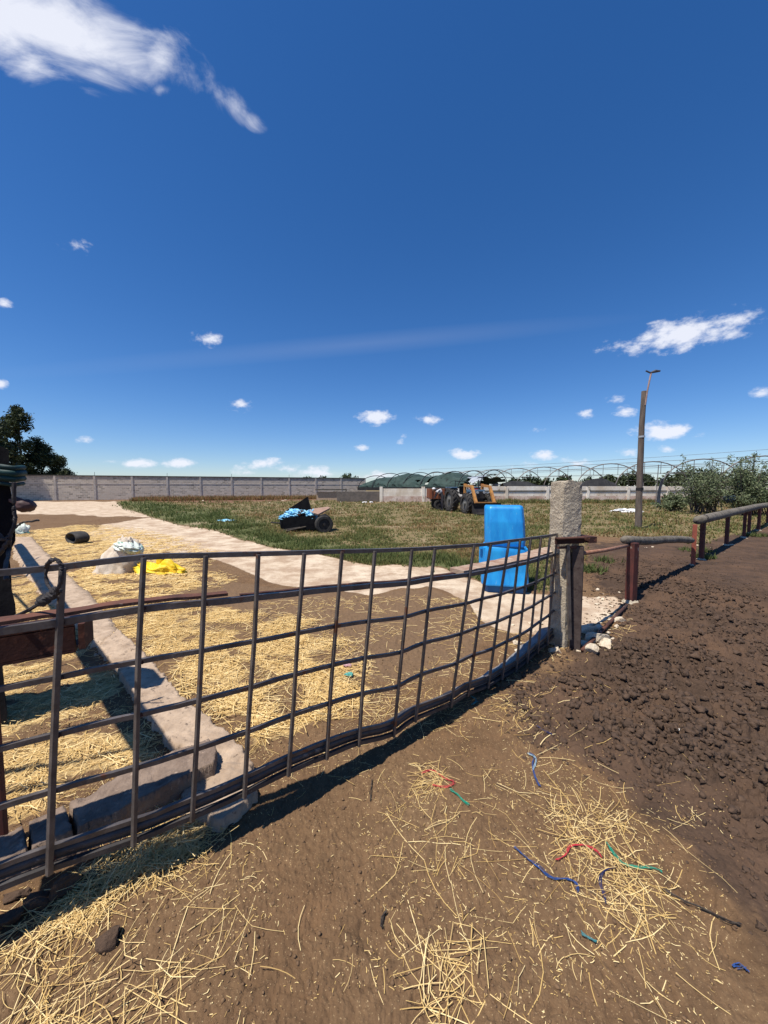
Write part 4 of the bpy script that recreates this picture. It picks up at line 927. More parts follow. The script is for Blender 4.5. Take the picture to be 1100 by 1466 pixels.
# ------------------------------------------------------------------ blue container
def build_blue():
    Y = 5.3; b = g(716, 848); c = Vector((b.x + .12, b.y + .22, 0)); root = tag(empty('plastic_container', c), 'upright bright blue plastic container with stepped front behind the gate', 'container')
    a = R(-14)
    def body(zs, ws, dsd, off, nm, mt, bev=.03):
        vs = []; Rm = rotz(a)
        for z, w, d, o in zip(zs, ws, dsd, off):
            q = .07
            for x, y in ((-w / 2 + q, -d / 2 - .03), (w / 2 - q * .5, -d / 2), (w / 2, -d / 2 + q), (w / 2, d / 2), (-w / 2, d / 2), (-w / 2, -d / 2 + q)):
                vs.append(c + Rm @ Vector((x + o[0], y + o[1], 0)) + Vector((0, 0, z)))
        m_ = len(zs); fs = [(6 * i + k, 6 * i + (k + 1) % 6, 6 * i + 6 + (k + 1) % 6, 6 * i + 6 + k) for i in range(m_ - 1) for k in range(6)] + [tuple(range(5, -1, -1)), tuple(6 * (m_ - 1) + k for k in range(6))]
        return part(root, nm, MB().add(vs, fs), M[mt], bevel=bev)
    body([.0, .10], [.60, .62], [.50, .52], [(.0, 0), (0, 0)], 'base', 'bluedark', .01)
    body([.105, .30, .60, .66], [.655, .64, .61, .59], [.58, .52, .48, .46], [(0, -.02), (0, 0), (0, 0), (0, 0.01)], 'lower_body', 'blue', .022)
    body([.655, .72, 1.0, 1.20, 1.235], [.555, .565, .56, .545, .52], [.40, .42, .40, .37, .33], [(0, .03), (0, .03), (-.01, .05), (-.02, .08), (-.02, .09)], 'upper_body', 'blue', .02)
    for s in (-1, 1):
        part(root, 'rim_rib', MB().box(c + rotz(a) @ Vector((s * .28, -.17, 0)) + Vector((0, 0, .40)), (.05, .07, .48), rotz(a)), M['blue'], bevel=.012)
    part(root, 'side_lug', MB().box(c + rotz(a) @ Vector((-.325, -.05, 0)) + Vector((0, 0, .50)), (.07, .16, .30), rotz(a)), M['blue'], bevel=.02)
    part(root, 'lug_recess_shade', MB().box(c + rotz(a) @ Vector((-.33, -.135, 0)) + Vector((0, 0, .55)), (.03, .012, .10), rotz(a)), M['bluedark'])  # flat dark box paints the shade of the lug's recess
    part(root, 'seam', MB().box(c + rotz(a) @ Vector((0, -.235, 0)) + Vector((0, 0, .662)), (.50, .02, .012), rotz(a)), M['bluedark'])
build_blue()

# ------------------------------------------------------------------ sacks, tyre
def build_sacks():
    c = g(176, 818); 
    root = tag(empty('woven_sack', c), 'bulging beige woven sack slumped on the straw left of the yellow bag', 'sack')
    def f(x, y, z):
        lean = z * .30; sq = 1 - .25 * np.clip(z / .5, 0, 1); return x * sq + lean, y * sq, z
    mb = blobmesh(.40, .30, .60, .14, 1.6, 3, flat=0, nu=70, nv=48, fn=f, crease=.06); part(root, 'sack_body', MB().add([v + c + Vector((-.08, 0, -.01)) for v in mb.V], mb.Fs), M['sack'], smooth=True)
    def f2(x, y, z): return x, y, z - .35 * np.clip(x, 0, 1)
    mb = blobmesh(.20, .18, .09, .35, 2.2, 4, nu=70, nv=40, fn=f2, crease=.04); part(root, 'sack_mouth', MB().add([v + c + Vector((.17, -.06, .47)) for v in mb.V], mb.Fs), M['sackwhite'], smooth=True)
    c = g(232, 820); root = tag(empty('yellow_bag', c), 'bright yellow plastic bag crumpled on the straw beside the woven sack', 'bag')
    def f3(x, y, z): k = np.clip((x + .35) / .7, 0, 1); return x, y * (1 - .3 * k), z * (1 - .25 * k) * (1 + .25 * np.sin(x * 13))
    mb = blobmesh(.40, .22, .20, .30, 2.4, 7, flat=0, nu=80, nv=44, fn=f3, crease=.09); part(root, 'bag_body', MB().add([v + c for v in mb.V], mb.Fs), M['yellow'], smooth=True)
    mb = blobmesh(.07, .05, .10, .4, 3, 9, nu=16, nv=10); part(root, 'bag_tip', MB().add([v + c + Vector((-.05, .05, .20)) for v in mb.V], mb.Fs), M['yellow'], smooth=True)
    c = g(30, 764); mb = blobmesh(.26, .2, .30, .35, 2, 14, flat=0)
    solo('white_sack', MB().add([v + c for v in mb.V], mb.Fs), M['sackwhite'], 'small white sack standing just right of the black sheeted post', 'sack', c, smooth=True)
    # squashed tyre
    c = g(105, 779) + Vector((0, .15, 0)); V = []; nu, nv = 36, 14; ax = Vector((-.42, -.9, 0)).normalized(); sx = Vector((.9, -.42, 0)).normalized()
    for i in range(nu):
        u = 2 * math.pi * i / nu
        for k in range(nv):
            w = 2 * math.pi * k / nv; rr = 1 + .20 * math.cos(w) ; d = .165 * (abs(math.sin(w)) ** .6) * (1 if math.sin(w) > 0 else -1)
            tread = .010 if (i % 2 == 0 and math.cos(w) > .6) else 0
            V.append(c + sx * (math.cos(u) * (.25 * rr + tread)) + Vector((0, 0, .155 + math.sin(u) * (.135 * rr + tread))) + ax * d)
    fs = [(i * nv + k, i * nv + (k + 1) % nv, ((i + 1) % nu) * nv + (k + 1) % nv, ((i + 1) % nu) * nv + k) for i in range(nu) for k in range(nv)]
    solo('old_tyre', MB().add(V, fs), M['rubber'], 'old black tyre casing lying squashed on the straw near the kerb', 'tyre', c, smooth=True)
build_sacks()

# ------------------------------------------------------------------ donkey cart
def wheel(parent, c, ax, r, w, lugs=0, rim_m=None, name='wheel'):
    a = ax.normalized(); u = a.cross(Vector((0, 0, 1))).normalized(); v = Vector((0, 0, 1)); root = empty(name, c); 
    off = Vector((0, 0, 0)); p = parent
    while p is not None: off += p.location; p = p.parent
    root.parent = parent; root.location = c - off
    n = 32; V = []; prof = [(-.5, .62), (-.5, .88), (-.36, 1.0), (.36, 1.0), (.5, .88), (.5, .62)]
    for i in range(n):
        t = 2 * math.pi * i / n
        for (q, rr) in prof: V.append(c + a * (q * w) + (u * math.cos(t) + v * math.sin(t)) * r * rr)
    m_ = len(prof); fs = [(i * m_ + k, i * m_ + (k + 1) % m_, ((i + 1) % n) * m_ + (k + 1) % m_, ((i + 1) % n) * m_ + k) for i in range(n) for k in range(m_)]
    part(root, 'tyre', MB().add(V, fs), M['rubber'])
    if lugs:
        mb = MB()
        for i in range(lugs):
            for s in (-1, 1):
                t = 2 * math.pi * (i + (.5 if s > 0 else 0)) / lugs; t2 = t + .28
                e = lambda tt, q, rr: c + a * (q * w) + (u * math.cos(tt) + v * math.sin(tt)) * r * rr
                mb.add([e(t, s * .5, .97), e(t + .10, s * .5, .97), e(t2 + .08, s * .02, .99), e(t2, s * .02, .99), e(t, s * .5, 1.05), e(t + .10, s * .5, 1.05), e(t2 + .08, s * .02, 1.07), e(t2, s * .02, 1.07)], [(0, 1, 2, 3), (4, 7, 6, 5), (0, 4, 5, 1), (1, 5, 6, 2), (2, 6, 7, 3), (3, 7, 4, 0)])
        o = part(root, 'tread_lugs', mb, M['rubber']); 
    mb = MB(); mb.tube([c - a * w * .30, c + a * w * .30], r * .60, 20); mb.tube([c - a * w * .55, c + a * w * .55], r * .16, 10); part(root, 'rim', mb, rim_m or M['darkmetal'])
    return root
def build_cart():
    base = g(432, 762); Y = base.y; c = base.copy(); root = tag(empty('donkey_cart', c), 'small black two wheeled cart with a raised side panel, parked on the grass', 'cart')
    P = lambda px, py, dy=0.0: at(px, py, Y + dy)
    def slab(pts, th, name, mt, par=root):
        pts = [Vector(p) for p in pts]; n = len(pts); nn = (pts[1] - pts[0]).cross(pts[2] - pts[0]).normalized() * th
        vs = pts + [p + nn for p in pts]; fs = [tuple(range(n)), tuple(range(2 * n - 1, n - 1, -1))] + [(k, (k + 1) % n, n + (k + 1) % n, n + k) for k in range(n)]
        return part(par, name, MB().add(vs, fs), M[mt])
    slab([P(404, 757), P(452, 758), P(452, 738), P(406, 741)], .04, 'side_panel', 'black')
    slab([P(404, 757), P(406, 741), P(403, 737, .9), P(402, 748, .9)], .04, 'front_panel', 'black')
    slab([P(405, 752, .05), P(452, 754, .05), P(462, 744, 1.0), P(404, 744, 1.0)], .04, 'floor_panel', 'darkmetal')
    slab([P(402, 745, .95), P(446, 732, .95), P(441, 711, 1.0), P(410, 731, 1.0)], .04, 'raised_panel', 'black')
    slab([P(441, 711, 1.0), P(446, 730, .95), P(450, 742, .2)], .03, 'corner_sheet', 'black')
    slab([P(440, 733, .3), P(456, 738, -.1), P(473, 729, .3), P(470, 727, .8), P(447, 730, .9)], .05, 'deck_board', 'cartboard')
    part(root, 'axle', MB().tube([P(440, 757, .3), P(470, 752, .6)], .035, 8), M['darkmetal'])
    part(root, 'shaft', MB().tube([P(430, 755, -.05), P(400, 760, -.15), P(376, 764, -.2)], .025, 6), M['darkmetal'])
    part(root, 'shaft', MB().tube([P(448, 752, .1), P(420, 758, -.25), P(391, 765, -.4)], .025, 6), M['bark'])
    part(root, 'shaft', MB().tube([P(415, 750, .5), P(388, 748, .6)], .025, 6), M['darkmetal'])
    wheel(root, P(464, 750.5, -.05), Vector((.35, -.94, 0)), .30, .17); wheel(root, P(458, 749, 1.0), Vector((.35, -.94, 0)), .30, .17)
    part(root, 'mudguard', MB().tube([P(455, 745, -.05), P(459, 738.5, -.05), P(466, 736.5, -.05), P(472, 741, -.05)], .03, 6), M['darkmetal'])
    c1 = P(423, 737, .35)
    for (px, py, rx, rz_, sd, mt, lab) in ((424, 736, .30, .13, 3, 'bluebag', 'pale blue crumpled feed bag heaped on the front of the cart'), (412, 741, .22, .09, 5, 'bluebag', 'flattened blue bag at the low front corner of the cart'), (446, 738, .16, .15, 6, 'bluebag', 'small bright blue bag beside the cart board'), (432, 736, .13, .10, 8, 'rustdark', 'dark reddish bundle between the blue bags on the cart')):
        cc = P(px, py, .3); mb = blobmesh(rx, .25, rz_, .4, 2.6, sd, nu=44, nv=26, crease=.25); solo('feed_bag', MB().add([v + cc for v in mb.V], mb.Fs), M[mt], lab, 'bag', cc, group='bags on the cart')
build_cart()

# ------------------------------------------------------------------ tractor, trailer, person
def build_tractor():
    Y = 22.3; c = g(672, 733); c = Vector((c.x, Y, 0)); root = tag(empty('tractor', c), 'blue farm tractor with an orange front loader and black bucket', 'tractor')
    h = Vector((.22, -.975, 0)); s = Vector((.975, .22, 0))      # heading, and its side
    O = Vector((at(673, 730, Y).x, Y, 0)); Q = lambda f, r, z: O + h * f + s * r + Vector((0, 0, z))
    ang = math.atan2(h.y, h.x); Rm = rotz(ang)
    bx = lambda nm, f, r, z, sz, mt, bev=.02, par=root: part(par, nm, MB().box(Q(f, r, z), sz, Rm), M[mt], bevel=bev)
    wheel(root, Q(-1.0, -.78, .76), s, .76, .44, 18, M['rim'], 'rear_wheel'); wheel(root, Q(-1.0, .78, .76), s, .76, .44, 18, M['rim'], 'rear_wheel')
    wheel(root, Q(.95, -.66, .58), s, .58, .36, 16, M['rim'], 'front_wheel'); wheel(root, Q(.95, .66, .58), s, .58, .36, 16, M['rim'], 'front_wheel')
    bx('chassis', .0, 0, .72, (2.6, .42, .36), 'darkmetal'); hd = bx('bonnet', .55, 0, 1.15, (1.5, .60, .46), 'tblue', .05)
    bx('grille', 1.32, 0, 1.08, (.05, .50, .40), 'darkmetal', 0, ); 
    for r in (-.2, .2): part(root, 'headlight', MB().tube([Q(1.34, r, 1.22), Q(1.39, r, 1.22)], .07, 12), M['film'])
    for r in (-.78, .78): bx('mudguard', -1.0, r, 1.50, (1.0, .40, .08), 'tblue', .02)
    st = bx('seat', -.85, 0, 1.15, (.42, .45, .14), 'black', .03); bx('seat_back', -1.08, 0, 1.38, (.10, .44, .42), 'black', .03)
    part(root, 'steering_wheel', MB().tube([Q(-.25, 0, 1.42) + s * .2 * math.cos(t) + h * -.1 * math.sin(t) + Vector((0, 0, .17 * math.sin(t))) for t in [i * .5236 for i in range(13)]], .018, 6), M['black'])
    part(root, 'roll_bar', MB().tube([Q(-1.25, -.42, 1.0), Q(-1.25, -.42, 1.9), Q(-1.25, .42, 1.9), Q(-1.25, .42, 1.0)], .035, 6), M['darkmetal'])
    part(root, 'exhaust', MB().tube([Q(.75, .15, 1.3), Q(.75, .15, 1.95)], .035, 8), M['darkmetal'])
    part(root, 'red_cap', MB().box(Q(.45, 0, 1.40), (.5, .3, .05), Rm), M['redpaint'], bevel=.01)
    for r in (-.55, .55):
        part(root, 'loader_mast', MB().box(Q(.45, r, 1.05), (.16, .12, 1.35), Rm), M['orange'], bevel=.01)
        part(root, 'loader_arm', MB().sqtube([Q(.45, r, 1.62), Q(1.35, r, 1.55), Q(1.95, r, .55)], .14), M['orange'])
        part(root, 'loader_ram', MB().tube([Q(.5, r, .95), Q(1.45, r, 1.25)], .035, 8), M['film'])
    bx('loader_crossbar', 1.92, 0, .60, (.14, 1.3, .20), 'orange', .01)
    V = []; prof = [(2.05, .62), (1.98, .34), (2.05, .12), (2.30, .05), (2.62, .05)]
    for r in (-.85, .85):
        for f, z in prof: V.append(Q(f, r, z))
    for r in (-.85, .85):
        for f, z in prof: V.append(Q(f + .03, r, z + .03))
    fs = [(i, i + 1, 6 + i, 5 + i) for i in range(4)] + [(10 + i, 15 + i, 16 + i, 11 + i) for i in range(4)] + [(0, 5, 15, 10), (4, 14, 19, 9), (0, 1, 2, 3, 4), (9, 8, 7, 6, 5)]
    part(root, 'bucket', MB().add(V, fs), M['darkmetal'])
    # trailer behind
    Yt = 25.5; tc = Vector((at(629, 720, Yt).x, Yt, 0)); tr = tag(empty('farm_trailer', tc), 'rusty red brown farm trailer standing behind the tractor', 'trailer')
    x0, x1 = at(613, 710, Yt).x, at(647, 710, Yt).x; w = x1 - x0; cx_ = (x0 + x1) / 2; z0 = at(630, 713.5, Yt).z; z1 = at(630, 699.5, Yt).z
    part(tr, 'side_board', MB().box(Vector((cx_, Yt - .8, (z0 + z1) / 2)), (w, .05, z1 - z0)), M['trailer']); part(tr, 'side_board', MB().box(Vector((cx_, Yt + .8, (z0 + z1) / 2)), (w, .05, z1 - z0)), M['trailer'])
    part(tr, 'end_board', MB().box(Vector((x0 + .03, Yt, (z0 + z1) / 2)), (.05, 1.55, z1 - z0)), M['trailer']); part(tr, 'floor', MB().box(Vector((cx_, Yt, z0 + .02)), (w, 1.6, .06)), M['darkmetal'])
    part(tr, 'frame', MB().box(Vector((cx_ + .2, Yt, z0 - .12)), (w, .7, .14)), M['darkmetal'])
    for i in range(4): part(tr, 'stanchion', MB().box(Vector((x0 + w * (i + .5) / 4, Yt - .84, (z0 + z1) / 2)), (.05, .04, z1 - z0 + .04)), M['rustdark'])
    for dx in (-.15, .62):
        for dy in (-.7, .7): wheel(tr, Vector((cx_ + dx, Yt + dy, .36)), Vector((0, -1, 0)), .36, .2)
    # bending person
    Yp = 24.0; pp = Vector((at(632, 730, Yp).x, Yp, 0)); pr = tag(empty('person', pp), 'person in a white top and dark trousers bending over beside the trailer', 'person')
    def skin_body(name, verts, edges, rads, mt, root_i=0):
        me = bpy.data.meshes.new(name); me.from_pydata([tuple(v) for v in verts], edges, []); o = link(name, me, pr)
        sk = o.modifiers.new('skin', 'SKIN'); 
        for i, r_ in enumerate(rads): me.skin_vertices[0].data[i].radius = (r_, r_)
        me.skin_vertices[0].data[root_i].use_root = True
        ss_ = o.modifiers.new('sub', 'SUBSURF'); ss_.levels = 1; ss_.render_levels = 2; me.materials.append(mt); return o
    try:
        # seen from the side, back bent forward to the left
        vb = [(.05, 0, .88), (0, 0, 1.10), (-.14, 0, 1.30), (-.30, 0, 1.36), (-.38, -.01, 1.36), (-.50, -.02, 1.36), (-.27, -.17, 1.30), (-.33, -.20, 1.06), (-.42, -.16, .88), (-.47, -.15, .80), (-.27, .17, 1.30), (-.33, .20, 1.06), (-.42, .16, .88), (-.47, .15, .80), (.07, -.10, .80), (.05, -.11, .45), (.10, -.11, .06), (-.05, -.11, .04), (.07, .10, .80), (.03, .11, .45), (.06, .11, .06), (-.09, .11, .04)]
        eb = [(0, 1), (1, 2), (2, 3), (3, 4), (4, 5), (3, 6), (6, 7), (7, 8), (8, 9), (3, 10), (10, 11), (11, 12), (12, 13), (0, 14), (14, 15), (15, 16), (16, 17), (0, 18), (18, 19), (19, 20), (20, 21)]
        rb = [.13, .13, .15, .13, .06, .10, .06, .05, .04, .035, .06, .05, .04, .035, .10, .07, .05, .04, .10, .07, .05, .04]
        o = skin_body('body', vb, eb, rb, M['darkcloth'])
        o2 = skin_body('shirt', [vb[1], vb[2], vb[3], (-.27, -.20, 1.28), (-.30, -.22, 1.16), (-.27, .20, 1.28), (-.30, .22, 1.16)], [(0, 1), (1, 2), (2, 3), (3, 4), (2, 5), (5, 6)], [.16, .18, .16, .08, .075, .08, .075], M['whitecloth'])
        o2['label'] = 'white top'
        mb = blobmesh(.105, .10, .12, .03, 2, 2, nu=16, nv=12); part(pr, 'head', MB().add([v + pp + Vector((-.50, -.02, 1.36)) for v in mb.V], mb.Fs), M['skin'], smooth=True)
        mb = blobmesh(.115, .11, .08, .03, 2, 3, nu=16, nv=12); part(pr, 'cap', MB().add([v + pp + Vector((-.50, -.02, 1.42)) for v in mb.V], mb.Fs), M['whitecloth'], smooth=True)
    except Exception as ex: print('person', ex)
build_tractor()

# ------------------------------------------------------------------ stones and clods
def rock(name, c, sx, sy, sz, seed, mt, label, cat, group, amp=.45, rot=0.0):
    bm = bmesh.new(); bmesh.ops.create_icosphere(bm, subdivisions=3, radius=1.0); rg = random.Random(seed)
    planes = [(Vector((rg.gauss(0, 1), rg.gauss(0, 1), rg.gauss(0, 1))).normalized(), rg.uniform(.35, .75)) for _ in range(12)]
    for v in bm.verts:
        p = v.co.copy()
        for n_, d in planes:
            k = p.dot(n_)
            if k > d: p -= n_ * (k - d)
        p *= 1 + amp * .22 * float(fbm(np.array([p.x * 2.5 + seed]), np.array([p.y * 2.5 + p.z * 2]), 3, seed % 7)[0])
        p = Vector((p.x * sx, p.y * sy, p.z * sz)); v.co = rotz(rot) @ p
    me = bpy.data.meshes.new(name); bm.to_mesh(me); bm.free(); me.materials.append(M[mt]); o = link(name, me); o.location = c; return tag(o, label, cat, group)
def build_stones():
    big = [(858, 918, .10, .07, .050, 'long cracked white stone at the foot of the gate post, right side'), (846, 939, .055, .04, .032, 'rounded cream stone lowest in the rubble by the gate post'), (842, 905, .085, .06, .045, 'pale flat stone touching the gate post'),
           (868, 930, .055, .05, .040, 'cream stone at the right end of the rubble by the gate post'), (836, 925, .07, .05, .03, 'low pinkish stone in the rubble beneath the gate post'), (795, 935, .06, .04, .03, 'small white stone left of the gate post in the gate shadow edge'),
           (856, 903, .06, .05, .03, 'upper pale stone of the rubble behind the lying pipe'), (741, 924, .035, .03, .03, 'small cream stone seen through the right gate bars'), (884, 893, .08, .05, .02, 'flat crumbly pale stone beyond the rubble along the pipe'),
           (160, 1347, .035, .028, .018, 'smooth flat brown stone among the near straw')]
    for i, (px, py, a, b, c_, lab) in enumerate(big):
        p = g(px, py); p.z = H(p.x, p.y) + c_ * .35; rock('stone', p, a * 1.6, b * 1.6, c_ * 1.8, i + 1, 'stone' if i < 9 else 'clod', lab, 'stone', None if i == 9 else 'pale stones at the gate post', rot=random.uniform(-.6, .6))
    rg = random.Random(9)
    for i in range(46):
        if i < 22: px, py = rg.uniform(826, 882), rg.uniform(893, 945)
        elif i < 34: px, py = rg.uniform(730, 815), rg.uniform(885, 935)
        else: px, py = rg.uniform(800, 905), rg.uniform(845, 885)
        p = g(px, py); s = rg.uniform(.012, .040); p.z = H(p.x, p.y) + s * .2
        rock('rubble_stone', p, s * rg.uniform(1, 1.6), s, s * .7, 40 + i, 'stone', 'small pale rubble stone scattered round the foot of the gate post', 'stone', 'small rubble stones at the gate post', rot=rg.uniform(0, 3))
    for i in range(22):
        if i < 12: px, py = rg.uniform(900, 1000), rg.uniform(742, 792)
        else: px, py = rg.uniform(1005, 1100), rg.uniform(752, 800)
        p = g(px, py); s = rg.uniform(.03, .085); rock('field_stone', p, s * 1.4, s, s * .55, 140 + i, 'stone', 'pale stone lying on the ground along the log fence', 'stone', 'pale stones along the log fence', rot=rg.uniform(0, 3))
    for i in range(12):
        px, py = (rg.uniform(486, 560), rg.uniform(717, 720)) if i < 7 else (rg.uniform(270, 420), rg.uniform(716, 722))
        p = g(px, py); s = rg.uniform(.12, .3); rock('pale_rubble', p, s * 1.4, s, s * .6, 170 + i, 'whitecloth' if i < 4 else 'stone', 'pale lump of rubble below the far walls', 'stone', 'pale rubble below the far walls')
    # dark soil lumps by the near left end of the gate
    for i, (px, py, a, b, c_, lab) in enumerate([(92, 1282, .075, .05, .045, 'largest crumbly dark dung lump under the left gate bars'), (55, 1302, .055, .04, .035, 'dark dung lump left of the largest one under the gate'), (18, 1318, .06, .045, .035, 'dark lump at the left edge under the gate'), (30, 1284, .05, .03, .025, 'flat dark lump close to the kerb blocks at the left'), (132, 1262, .035, .03, .025, 'small dark lump between kerb and near straw'), (330, 1180, .03, .02, .012, 'thin concrete flake fallen from the broken kerb end')]):
        p = g(px, py); p.z = H(p.x, p.y) + c_ * .4; rock('soil_lump', p, a, b, c_, 200 + i, 'clod', lab, 'soil lump', 'lumps under the left end of the gate', amp=1.2, rot=.5)
build_stones()
def build_clods():
    bm = bmesh.new(); bmesh.ops.create_icosphere(bm, subdivisions=2, radius=1.0); bm.verts.ensure_lookup_table()
    bV = np.array([v.co[:] for v in bm.verts]); bF = np.array([[v.index for v in f.verts] for f in bm.faces]); bm.free()
    rg = np.random.default_rng(17); X = []; Y = []; S = []
    n = 190000; x = rg.uniform(.3, 8, n); y = rg.uniform(.8, 8, n); Mk = masks(x, y); r = np.hypot(x, y)
    k = rg.random(n) < (Mk[4] * .95 + Mk[3] * .16) * np.clip(1.3 * fbm(x * 2.5, y * 2.5, 3, 90) + .72, .03, 1) * np.clip(2.8 / r, 0, 1) ** 1.4 * .70
    x, y = x[k], y[k]; s = .0045 + (.006 + .016 * Mk[4][k]) * rg.random(len(x)) ** 2.6; X.append(x); Y.append(y); S.append(s)
    n = 9000; r = rg.uniform(1.0, 3.4, n); a = rg.uniform(R(-46), R(46), n); x = r * np.sin(a); y = r * np.cos(a); Mk = masks(x, y); k = (Mk[0] < .3) & (Mk[2] < .4); x, y = x[k], y[k]; crumbs = (x, y, .0015 + .0048 * rg.random(len(x)) ** 2.8)
    x = np.concatenate(X); y = np.concatenate(Y); sz = np.concatenate(S); print('clods', len(x))
    bm = bmesh.new(); bmesh.ops.create_icosphere(bm, subdivisions=1, radius=1.0); bm.verts.ensure_lookup_table()
    cV = np.array([v.co[:] for v in bm.verts]); cF = np.array([[v.index for v in f.verts] for f in bm.faces]); bm.free()
    def lay(name, x, y, s, V0, F0, matl, label):
        n = len(x); nv = len(V0); z = ground_h(x, y) + s * .22; sc = s[:, None] * (.60 + .85 * rg.random((n, 3))) * np.array([1, 1, .8])
        th = rg.random(n) * 6.28; P0 = np.repeat(V0[None], n, 0); ph = rg.random((n, 1)) * 50
        bump = .30 * np.sin(P0[..., 0] * 3.1 + ph) * np.sin(P0[..., 1] * 3.7 + ph * 1.7) + .22 * np.sin(P0[..., 2] * 5.3 + ph * 2.3 + P0[..., 0] * 4) + .13 * rg.normal(size=(n, nv)).clip(-1.6, 1.6)
        V = P0 * (1 + bump)[..., None] * sc[:, None, :]; c, s_ = np.cos(th)[:, None], np.sin(th)[:, None]
        V = np.stack([V[..., 0] * c - V[..., 1] * s_, V[..., 0] * s_ + V[..., 1] * c, V[..., 2]], -1) + np.stack([x, y, z], 1)[:, None, :]
        Fc = (F0[None] + (np.arange(n) * nv)[:, None, None]).reshape(-1, 3); tag(link(name, npmesh(name, V.reshape(-1, 3), Fc, matl)), label, 'soil clods', kind='stuff')
    lay('soil_clods', x, y, sz, bV, bF, M['clod'], 'dark crumbly manure and soil clods strewn over the ground on the right')
    lay('soil_crumbs', *crumbs, cV, cF, mat('soil_crumb', (.19, .115, .06), (.10, .06, .034), .95, 20), 'small brown soil crumbs over the near ground')
build_clods()

# ------------------------------------------------------------------ straw
def straw_mesh(name, x, y, z, L_, w, v, ang, seed=1, tilt=.06, sag=.15):
    rg = np.random.default_rng(seed); n = len(x); k = 5; t = np.linspace(-.5, .5, k)
    curv = rg.normal(size=n) * sag * 1.8; tl = rg.normal(size=n) * tilt; kink = rg.normal(size=n) * .6 * (rg.random(n) < .35)
    P = np.zeros((n, k, 3)); ca, sa = np.cos(ang), np.sin(ang)
    for i, tt in enumerate(t):
        off = curv * (tt * tt) * L_ + kink * max(0, tt) * L_; P[:, i, 0] = x + ca * tt * L_ - sa * off; P[:, i, 1] = y + sa * tt * L_ + ca * off; P[:, i, 2] = z + tl * tt * L_
    gh = ground_h(P[:, :, 0].ravel(), P[:, :, 1].ravel()).reshape(n, k); P[:, :, 2] = np.maximum(P[:, :, 2], gh + w[:, None] * .3)
    prof = np.array([(-1, 0), (0, .8), (1, 0), (0, -.5)]); m = 4; V = np.zeros((n, k, m, 3)); sd = np.stack([-sa, ca, 0 * ca], 1); hw = w * .5
    for j, (a, b) in enumerate(prof):
        V[:, :, j, :] = P + sd[:, None, :] * (a * hw)[:, None, None]; V[:, :, j, 2] += (b * hw)[:, None]
    Fq = []
    for i in range(k - 1):
        for j in range(m - 1): Fq.append((i * m + j, i * m + j + 1, (i + 1) * m + j + 1, (i + 1) * m + j))
    Fq.append((3, 0, m, m + 3)); Fq = np.array(Fq[:3 * (k - 1)])
    keepf = np.array([q for q in Fq if (q[0] % m) != 2])
    Fc = (keepf[None] + (np.arange(n) * k * m)[:, None, None]).reshape(-1, 4)
    me = npmesh(name, V.reshape(-1, 3), Fc, M['straw']); fattr(me, 'v', np.repeat(v, k * m)); return me
def in_poly(P, n, rg, warp=True):
    P_ = np.array(P); lo, hi = P_.min(0), P_.max(0); X = np.zeros(0); Y = np.zeros(0)
    while len(X) < n:
        x = rg.uniform(lo[0], hi[0], n * 2); y = rg.uniform(lo[1], hi[1], n * 2); sdv = polysd(x, y, P); r = np.hypot(x, y)
        k = (rg.random(len(x)) < sm(sdv, -.05 * r, .03 * r)) & (rg.random(len(x)) < np.clip(.50 + 1.5 * fbm(x * 2.6, y * 2.6, 3, 33), .08, 1)); X = np.concatenate([X, x[k]]); Y = np.concatenate([Y, y[k]])
    return X[:n], Y[:n]
